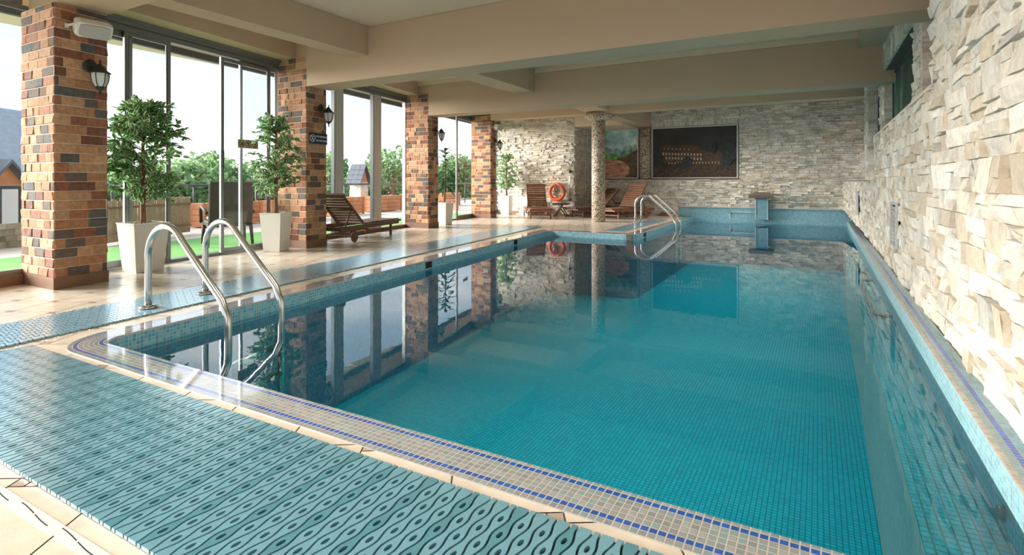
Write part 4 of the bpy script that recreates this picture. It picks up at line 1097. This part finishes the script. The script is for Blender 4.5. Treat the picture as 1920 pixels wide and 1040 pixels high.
lantern(6.69, 'black lantern on the second brick column above the navy sign', .37, 2.42)
lantern(11.07, 'black lantern on the third brick column', .36, 2.42)
lantern(15.14, 'black lantern on the farthest brick column', .36, 2.42)
def speaker(Y, side, z, label, tilt=18, turn=-12):
    p = Vector((CX(Y), Y, 0)) + PIPE * side; nr = Vector((PIPE.y, -PIPE.x, 0)); a = math.atan2(nr.y, nr.x)
    o = thing('loudspeaker', label, 'loudspeaker', (p.x + nr.x * .02, p.y + nr.y * .02, z), a, 'white loudspeakers high on the columns')
    M_ = Matrix.Translation((.17, 0, 0)) @ Matrix.Rotation(R(turn), 4, 'Z') @ Matrix.Rotation(R(tilt), 4, 'Y')
    o.scale = (.86, .86, .86)
    # cabinet long along local y, face towards +x
    sec = [(-.10, -.085), (-.10, .085), (.0, .115), (.085, .105), (.10, .0), (.085, -.105), (.0, -.115)]
    m = MB(); ys = [(-.20, .78), (-.185, .9), (-.15, 1.0), (.15, 1.0), (.185, .9), (.20, .78)]
    rings = [m.add([M_ @ Vector((x * k, y, zz * k)) for x, zz in sec]) for y, k in ys]
    for i in range(len(ys) - 1):
        for k in range(7): m.face((rings[i] + k, rings[i] + (k + 1) % 7, rings[i + 1] + (k + 1) % 7, rings[i + 1] + k))
    m.face([rings[0] + k for k in range(7)][::-1]); m.face([rings[-1] + k for k in range(7)]); m.build('cabinet', 'white_plastic', o)
    m = MB(); g = [(-.16, -.07), (-.17, 0), (-.16, .07), (-.10, .088), (.10, .088), (.16, .07), (.17, 0), (.16, -.07), (.10, -.088), (-.10, -.088)]
    i = m.add([M_ @ Vector((.112, y, zz)) for y, zz in g]); j = m.add([M_ @ Vector((.06, y, zz)) for y, zz in g]); m.face([i + k for k in range(10)])
    for k in range(10): m.face((i + k, i + (k + 1) % 10, j + (k + 1) % 10, j + k))
    m.build('grille', 'grille', o)
    m = MB(); m.box(0, -.24, -.03, .012, -.20, .03); m.box(.0, -.235, -.012, .17, -.205, .012); m.lathe([(0, -.02), (.035, -.02), (.035, .02), (0, .02)], 16, M_=Matrix.Translation((.17, -.205, 0)) @ Matrix.Rotation(R(90), 4, 'X')); m.build('bracket', 'white_plastic', o)
speaker(2.77, .30, 2.95, 'white loudspeaker high on the nearest brick column', 38, -20)
speaker(15.14, .26, 2.98, 'white loudspeaker high on the farthest brick column', 15, -12)
# signs
def text_mesh(s, size, mat, parent, M_, name='lettering', align='LEFT'):
    cu = bpy.data.curves.new('t', 'FONT'); cu.body = s; cu.size = size; cu.extrude = .0008; cu.align_x = align; cu.offset = .0006
    tmp = bpy.data.objects.new('t', cu); C.objects.link(tmp); dg = bpy.context.evaluated_depsgraph_get(); me = bpy.data.meshes.new_from_object(tmp.evaluated_get(dg)); bpy.data.objects.remove(tmp)
    me.transform(M_); me.materials.clear(); me.materials.append(M[mat]); o = bpy.data.objects.new(name, me); C.objects.link(o); o.parent = parent; return o
def ring_tube(mb, c, r, t, n=28, plane='yz', x=0):
    mb.tube([(x, c[0] + r * math.cos(a), c[1] + r * math.sin(a)) for a in [2 * math.pi * k / n for k in range(n)]], t, 6, closed=True)
nr = Vector((PIPE.y, -PIPE.x, 0)); p = Vector((CX(6.69), 6.69, 0)) + PIPE * .29
o = thing('safety_sign', 'navy no running sign on the second brick column', 'sign', (p.x + nr.x * .022, p.y + nr.y * .022, 1.985), math.atan2(nr.y, nr.x))
m = MB(); m.bbox(0, -.235, -.10, .008, .235, .10, .003); m.build('plate', 'navy', o)
m = MB(); ring_tube(m, (-.165, 0), .062, .006, x=.009); m.tube([(.010, -.205, .045), (.010, -.125, -.045)], .006, 6)
m.tube([(.010, -.185, .02), (.010, -.165, .01), (.010, -.15, .03), (.010, -.135, .03)], .005, 5); m.tube([(.010, -.165, .01), (.010, -.175, -.02), (.010, -.195, -.03)], .005, 5); m.tube([(.010, -.17, .0), (.010, -.15, -.02), (.010, -.15, -.045)], .005, 5)
m.build('running_symbol', 'white_paint', o)
Mt = Matrix.Translation((.0095, -.085, .022)) @ Matrix(((0, 0, 1, 0), (1, 0, 0, 0), (0, 1, 0, 0), (0, 0, 0, 1)))
text_mesh('STOP RUNNING', .044, 'white_paint', o, Mt)
Mt = Matrix.Translation((.0095, -.065, -.052)) @ Matrix(((0, 0, 1, 0), (1, 0, 0, 0), (0, 1, 0, 0), (0, 0, 0, 1)))
text_mesh('DO NOT JUMP', .044, 'white_paint', o, Mt)
def triple_sign(Y, off, z, label, w, scale=1.0):
    a = math.atan2(nr.y, nr.x); o = thing('prohibition_sign', label, 'sign', (WX(Y, off), Y, z), a)
    m = MB(); m.bbox(0, -w / 2, -w * .17, .006, w / 2, w * .17, .002); m.build('plate', 'sign_beige', o)
    m = MB(); k = w / 3
    for i in (-1, 0, 1):
        c = i * k * .97; R_ = w * .125
        m.tube([(.008, c + R_ * math.cos(t), R_ * math.sin(t)) for t in [2 * math.pi * q / 24 for q in range(24)]], w * .014, 5, closed=True)
        m.tube([(.008, c - R_ * .7, R_ * .7), (.008, c + R_ * .7, -R_ * .7)], w * .012, 5)
        if i == -1: m.box(.006, c - R_ * .6, -R_ * .35, .010, c + R_ * .6, -R_ * .05); m.box(.006, c + R_ * .1, -R_ * .1, .010, c + R_ * .6, R_ * .4)
        if i == 0: m.lathe([(0, 0), (R_ * .35, 0), (R_ * .35, .004), (0, .004)], 10, M_=Matrix.Translation((.006, c, R_ * .25)) @ Matrix.Rotation(R(90), 4, 'Y')); m.box(.006, c - R_ * .3, -R_ * .6, .010, c + R_ * .2, -R_ * .3)
        if i == 1: m.box(.006, c - R_ * .12, -R_ * .7, .010, c + R_ * .12, -R_ * .35); m.tube([(.008, c, -R_ * .4), (.008, c + R_ * .3, R_ * .5)], w * .012, 5)
    m.build('symbols', 'sign_brown', o)
triple_sign(wy(462), -.045, 1.845, 'beige sign with three prohibition circles on the sliding door', .44)
triple_sign(wy(868), -.09, 1.70, 'small sign with three symbols on the half open door leaf', .34)

# life ring
o = thing('life_ring', 'orange life ring with rope hanging on the far stone wall', 'life ring', (-7.93, YS - .12, .83))
m = MB(); Rr, rr = .27, .062; NT, NS = 48, 14
ids = []
for i in range(NT):
    a = 2 * math.pi * i / NT; ids.append(m.add([((Rr + rr * math.cos(b)) * math.cos(a), rr * .8 * math.sin(b), (Rr + rr * math.cos(b)) * math.sin(a)) for b in [2 * math.pi * k / NS for k in range(NS)]]))
m.sm = True
for i in range(NT):
    for k in range(NS): m.face((ids[i] + k, ids[i] + (k + 1) % NS, ids[(i + 1) % NT] + (k + 1) % NS, ids[(i + 1) % NT] + k))
m.build('ring', 'orange', o)
m = MB(); m.tube([(-.06, -.07, .27), (.02, -.10, .20), (.05, -.10, .06), (.0, -.09, .0), (-.05, -.09, .08), (-.03, -.1, .2)], .022, 7); m.build('coiled_rope', 'ringband', o)
m = MB(); m.tube([(0, -.08, .30), (.12, -.09, .24), (.22, -.08, .10), (.27, -.075, -.02)], .012, 6); m.build('grab_rope', 'rope', o)
for a in (45, 135, 225, 315):
    m = MB(); ca, sa = math.cos(R(a)), math.sin(R(a)); m.tube([(ca * (Rr + .066 * math.cos(b)), .053 * math.sin(b), sa * (Rr + .066 * math.cos(b))) for b in [2 * math.pi * k / 12 for k in range(12)]], .008, 5, closed=True); m.build('band', 'orange', o)
# shower rail
o = thing('wall_shower', 'slim chrome shower rail on the corner of the far stone wall', 'shower', (-7.47, YS - .05, .5))
m = MB(); m.tube([(0, 0, 0), (0, 0, 1.28)], .014, 8); m.build('rail', 'steel', o)
m = MB(); m.tube([(0, 0, 1.26), (-.02, -.06, 1.36), (-.04, -.11, 1.37)], .012, 8); m.lathe([(0, .01), (.045, .0), (.045, -.02), (0, -.02)], 14, c=(-.05, -.12, 1.365)); m.build('shower_head', 'black_iron', o)
m = MB(); m.box(-.03, -.03, .02, .03, .05, .10); m.box(-.025, -.03, 1.0, .025, .05, 1.10); m.build('bracket', 'black_iron', o)
# camera dome
o = thing('security_camera', 'small white camera high on the far stone wall', 'camera', (-9.35, YS - .02, 3.17))
m = MB(); m.lathe([(.06, 0), (.06, .03), (.03, .04)], 16, M_=Matrix.Rotation(R(90), 4, 'X')); m.build('mount', 'white_plastic', o)
m = MB(); m.lathe([(.045, 0), (.05, .02), (.05, .10), (.04, .13), (0, .13)], 16, M_=Matrix.Translation((0, -.03, 0)) @ Matrix.Rotation(R(75), 4, 'X')); m.build('body', 'white_plastic', o)
m = MB(); m.lathe([(.03, .131), (0, .136)], 12, M_=Matrix.Translation((0, -.03, 0)) @ Matrix.Rotation(R(75), 4, 'X')); m.build('lens', 'black_iron', o)

# ---- vents on the right wall
for i, (Y, z0, z1, w, lab) in enumerate(((8.55, .36, .93, .62, 'tall grey slatted vent in the right stone wall'), (14.9, .45, .98, .5, 'farther slatted vent in the right stone wall'))):
    x = RWX(Y) - .035; o = thing('wall_vent', lab, 'vent', (x, Y, z0), 0, 'slatted vents'); H_ = z1 - z0
    m = MB()
    for a in ((-.0, -w / 2, 0, .03, w / 2, .03), (0, -w / 2, H_ - .03, .03, w / 2, H_), (0, -w / 2, .03, .03, -w / 2 + .03, H_ - .03), (0, w / 2 - .03, .03, .03, w / 2, H_ - .03)): m.bbox(*a, .003)
    m.build('frame', 'silver', o)
    m = MB()
    for k in range(10):
        z = .04 + (H_ - .08) * k / 10; i0 = m.add([(-.004, -w / 2 + .03, z), (-.004, w / 2 - .03, z), (.028, w / 2 - .03, z + .024), (.028, -w / 2 + .03, z + .024), (-.004, -w / 2 + .03, z + .006), (-.004, w / 2 - .03, z + .006), (.028, w / 2 - .03, z + .030), (.028, -w / 2 + .03, z + .030)])
        for f in ((0, 1, 2, 3), (7, 6, 5, 4), (0, 4, 5, 1), (2, 6, 7, 3), (1, 5, 6, 2), (0, 3, 7, 4)): m.face([i0 + q for q in f])
    m.build('slats', 'silver', o)
    m = MB(); m.box(.027, -w / 2 + .02, .02, .030, w / 2 - .02, H_ - .02); m.build('cavity', 'dark_pit', o)

# ---- murals
def mural(name, label, x0, x1, z0, z1, y, paint, depth=.05):
    o = thing(name, label, 'mural', ((x0 + x1) / 2, y, z0)); w = x1 - x0; h = z1 - z0; t = .045
    m = MB(); 
    for a in ((-w / 2, -depth, 0, w / 2, 0, t), (-w / 2, -depth, h - t, w / 2, 0, h), (-w / 2, -depth, t, -w / 2 + t, 0, h - t), (w / 2 - t, -depth, t, w / 2, 0, h - t)): m.bbox(*a, .006)
    m.build('frame', 'silver', o); paint(o, -w / 2 + t, w / 2 - t, t, h - t); return o
def paint_mat(name, stops, scale, nz=.5, bump=.6, axis=(1, 1, 1), rough=.55):
    m = Mat(name, rough); co = m.coord('Object', axis); f = m.noise(co, scale, 7, .65); m.base(m.ramp(f, stops)); m.bump(f, bump, .02); return m.m
PM_sky = paint_mat('mural_sky', [(.35, (.14, .32, .24)), (.5, (.38, .66, .70)), (.62, (.80, .90, .84))], 1.0, axis=(1, 1, 2))
PM_mount = paint_mat('mural_mountains', [(.36, (.06, .14, .18)), (.5, (.20, .38, .42)), (.62, (.50, .62, .60))], 3.2, axis=(1, 1, 1.5))
PM_hill = paint_mat('mural_green_hills', [(.38, (.01, .14, .22)), (.5, (.10, .42, .05)), (.64, (.40, .62, .20))], 5)
PM_field = paint_mat('mural_ochre_field', [(.35, (.28, .11, .05)), (.5, (.55, .27, .16)), (.66, (.78, .52, .38))], 3.5, axis=(1, 1, 4))
PM_slope = paint_mat('mural_brown_slope', [(.35, (.06, .04, .02)), (.6, (.19, .12, .06))], 7)
PM_dark = paint_mat('mural_dark_sky', [(.3, (.018, .018, .016)), (.7, (.045, .038, .032))], 2)
PM_earth = paint_mat('mural_dark_earth', [(.35, (.02, .014, .01)), (.55, (.07, .04, .025)), (.68, (.16, .09, .04))], 14)
PM_house = paint_mat('mural_building', [(.35, (.045, .022, .014)), (.6, (.11, .06, .035)), (.72, (.2, .11, .06))], 12)
PM_tree = paint_mat('mural_dark_trees', [(.35, (.01, .014, .015)), (.62, (.035, .045, .045)), (.74, (.10, .12, .11))], 16, bump=1.0)
PM_win = plain('mural_lit_windows', (.60, .46, .30), .5)
def slab(mb, pts, y0, y1):
    n = len(pts); a = mb.add([(x, y1, z) for x, z in pts]); b = mb.add([(x, y0, z) for x, z in pts]); mb.face([b + k for k in range(n)])
    for k in range(n): mb.face((a + k, a + (k + 1) % n, b + (k + 1) % n, b + k))
def paint1(o, x0, x1, z0, z1):
    w, h = x1 - x0, z1 - z0; X = lambda t: x0 + w * t; Z = lambda t: z0 + h * t
    m = MB(); slab(m, [(x0, z0), (x1, z0), (x1, z1), (x0, z1)], -.012, 0); m.build('painted_sky', PM_sky, o)
    mt = [(0, .58), (.08, .66), (.16, .60), (.25, .67), (.33, .62), (.42, .58), (.5, .63), (.56, .60), (.62, .54), (.7, .66), (.76, .60), (.82, .70), (.88, .64), (.93, .70), (1, .60)]
    m = MB(); slab(m, [(X(a), Z(b)) for a, b in mt] + [(X(1), Z(.2)), (X(0), Z(.2))], -.018, 0); m.build('painted_mountains', PM_mount, o)
    hl = [(0, .48), (.2, .55), (.34, .45), (.45, .54), (.56, .42), (.68, .47), (.80, .52), (.86, .44)]
    m = MB(); slab(m, [(X(a), Z(b)) for a, b in hl] + [(X(.86), Z(.1)), (X(0), Z(.1))], -.023, 0); m.build('painted_hills', PM_hill, o)
    m = MB(); slab(m, [(X(0), Z(.36)), (X(.3), Z(.40)), (X(.55), Z(.36)), (X(.8), Z(.40)), (X(.8), z0), (x0, z0)], -.028, 0); m.build('painted_field', PM_field, o)
    m = MB(); slab(m, [(X(.48), Z(.385)), (X(.62), Z(.43)), (X(.75), Z(.45)), (X(.88), Z(.53)), (x1, Z(.58)), (x1, z0), (X(.70), z0), (X(.80), Z(.08)), (X(.83), Z(.18)), (X(.76), Z(.28)), (X(.62), Z(.35))], -.033, 0); m.build('painted_slope', PM_slope, o)
def paint2(o, x0, x1, z0, z1):
    w, h = x1 - x0, z1 - z0; X = lambda t: x0 + w * t; Z = lambda t: z0 + h * t
    m = MB(); slab(m, [(x0, z0), (x1, z0), (x1, z1), (x0, z1)], -.010, 0); m.build('painted_sky', PM_dark, o)
    m = MB(); slab(m, [(X(.10), Z(.32)), (X(.10), Z(.56)), (X(.08), Z(.58)), (X(.12), Z(.66)), (X(.55), Z(.645)), (X(.60), Z(.56)), (X(.75), Z(.46)), (X(.80), Z(.54)), (X(.86), Z(.40)), (X(.90), Z(.24)), (X(.5), Z(.24)), (X(.2), Z(.26))], -.022, 0); m.build('painted_building', PM_house, o)
    m = MB()
    for row, zz in enumerate((.455, .37)):
        for k in range(13):
            xx = .125 + k * .038
            if row == 1 and k < 1: continue
            for q in (0, 1): slab(m, [(X(xx + q * .011), Z(zz - .008 * k / 3)), (X(xx + q * .011 + .007), Z(zz - .008 * k / 3)), (X(xx + q * .011 + .007), Z(zz + .05 - .008 * k / 3)), (X(xx + q * .011), Z(zz + .05 - .008 * k / 3))], -.026, -.02)
    for k in range(18):
        xx = .2 + k * .037; slab(m, [(X(xx), Z(.27)), (X(xx + .010), Z(.27)), (X(xx + .010), Z(.305)), (X(xx), Z(.305))], -.026, -.02)
    for k in range(7): slab(m, [(X(.14 + k * .05), Z(.57 - .004 * k)), (X(.148 + k * .05), Z(.57 - .004 * k)), (X(.148 + k * .05), Z(.60 - .004 * k)), (X(.14 + k * .05), Z(.60 - .004 * k))], -.026, -.02)
    m.build('painted_windows', PM_win, o)
    r = random.Random(2); pts = [(X(0), Z(.26))]
    for k in range(1, 24): pts.append((X(k / 24), Z(.24 + r.uniform(-.03, .03))))
    m = MB(); slab(m, pts + [(x1, Z(.25)), (x1, z0), (x0, z0)], -.030, 0); m.build('painted_ground', PM_earth, o)
    for q5, (cx_, cz, rx, rz_) in enumerate(((.44, .30, .055, .13), (.06, .42, .05, .18), (.70, .62, .07, .14), (.93, .5, .07, .24), (.34, .24, .05, .06), (.88, .30, .05, .14))):
        m = MB(); slab(m, [(X(cx_ + rx * r.uniform(.75, 1.15) * math.cos(t)), Z(cz + rz_ * r.uniform(.75, 1.15) * math.sin(t))) for t in [6.283 * q / 18 for q in range(18)]], -.034 - .002 * q5, -.005); m.build('painted_tree', PM_tree, o)
mural('mural', 'landscape mural with mountains and an ochre field partly hidden by the round column', -7.22, -5.58, 1.30, 3.09, YF + .03, paint1)
mural('mural', 'wide dark mural of a long building with lit windows', -5.12, -2.27, 1.30, 3.09, YF + .03, paint2)
# dark green picture in the right recess
PMg = paint_mat('picture_dark_green', [(.35, (.012, .02, .018)), (.55, (.03, .10, .07)), (.72, (.20, .42, .30))], 1.3, axis=(1, 1.4, .6), bump=.3)
def side_picture(ya, yb, z0, z1, label):
    o = thing('framed_picture', label, 'picture', (1.14, ya, z0), 0, 'dark pictures above the right ledge'); w = yb - ya; h = z1 - z0; t = .05
    m = MB()
    for a in ((-.02, 0, 0, .03, w, t), (-.02, 0, h - t, .03, w, h), (-.02, 0, t, .03, t, h - t), (-.02, w - t, t, .03, w, h - t)): m.bbox(*a, .004)
    m.build('frame', 'dark_steel', o); m = MB(); m.box(.0, t, t, .02, w - t, h - t); m.build('canvas', PMg, o)
side_picture(7.70, 11.36, 2.034, 3.06, 'dark green picture above the ledge between two stone piers')
side_picture(12.1, 13.95, 1.75, 3.0, 'narrow view of a dark picture beyond the middle stone pier')

# ================================================================== POOL FITTINGS
def ladder(base, u, gap_dir, gap, reach, top, label, r=.031, ri=.28):
    """u: unit vector from deck towards the water; rails stand gap apart"""
    o = thing('pool_ladder', label, 'pool ladder', (base[0], base[1], 0), 0, 'steel pool ladders'); U = Vector((*u, 0)); G = Vector((*gap_dir, 0))
    for i in (0, 1):
        b = G * gap * i; rc = .20 * reach / 1.1
        pts = [Vector((0, 0, .01)), Vector((0, 0, top - .42)), Vector((0, 0, top - .27))]
        c1 = Vector((0, 0, top - .27)) + U * .0
        ctr = U * .25 * reach + Vector((0, 0, top - .25 * reach)); R_ = .25 * reach
        pts = [Vector((0, 0, .01)), Vector((0, 0, .2)), Vector((0, 0, ctr.z - .04))]
        for k in range(13):
            a = math.pi - (math.pi - R(38)) * k / 12; pts.append(ctr + U * R_ * math.cos(a) + Vector((0, 0, R_ * math.sin(a))))
        end = U * reach + Vector((0, 0, .14)); last = pts[-1]
        pts += [last.lerp(end, t) for t in (.3, .6, .9)]
        pts += [U * (reach + .012) + Vector((0, 0, .06)), U * (reach + .018) + Vector((0, 0, -.04)), U * (reach + .018) + Vector((0, 0, -.5)), U * (reach + .018) + Vector((0, 0, -1.15))]
        m = MB(); m.tube([p + b for p in pts], r, 14); m.build('handrail', 'steel', o)
        m = MB(); m.lathe([(r + .003, .03), (r + .012, .026), (r * 2.6, .012), (r * 2.7, .002), (0, .002)], 24, c=tuple(b + Vector((0, 0, .018)))); m.build('base_flange', 'steel', o)
    for z in (-.35, -.62, -.90):
        m = MB(); a = U * (reach + .018) + Vector((0, 0, z)); c = a + G * gap; m.tube([a, c], .03, 8); m.build('tread', 'steel', o)
g = ground(278, 580); g2 = ground(385, 553); gd = (g2 - g).normalized(); u_ = Vector((gd.y, -gd.x, 0))
u_ = Vector((1, .02, 0)).normalized()
ladder((g.x, g.y), (u_.x, u_.y), (gd.x, gd.y), (g2 - g).length, 1.16, .79, 'steel pool ladder near the front left corner of the pool')
ladder((-4.62, 15.55), (1, .0), (0, 1), .62, 1.13, .80, 'distant steel pool ladder beside the far deck')
# waterfall spout on far wall
o = thing('waterfall_spout', 'mosaic pillar with dark spout cap at the far end of the pool', 'fountain', (-1.53, YF - .16, 0))
m = MB(); U_ = .0303
for (a, b) in (((-.17, -.30), (.17, -.30)), ((.17, -.30), (.17, 0)), ((-.17, 0), (-.17, -.30))):
    wallquad(m, a, b, 0.0, .66)
m.build('mosaic_pillar', 'aqua', o)
m = MB(); 
for x in (-.185, .155): m.box(x, -.315, 0, x + .03, -.29, .66)
m.build('corner_trim', 'beige_mosaic' if False else 'silver', o)
m = MB(); i = m.add([(-.36, -.62, .68), (.36, -.62, .68), (.36, .0, .68), (-.36, .0, .68), (-.34, -.60, .78), (.34, -.60, .78), (.22, -.05, .86), (-.22, -.05, .86)])
for f in ((3, 2, 1, 0), (4, 5, 6, 7), (0, 1, 5, 4), (1, 2, 6, 5), (2, 3, 7, 6), (3, 0, 4, 7)): m.face([i + k for k in f])
m.box(-.2, -.3, .655, .2, 0, .68)
m.build('spout_cap', plain('dark_stone_cap', (.10, .085, .07), .45, nz=.3, scale=14), o)
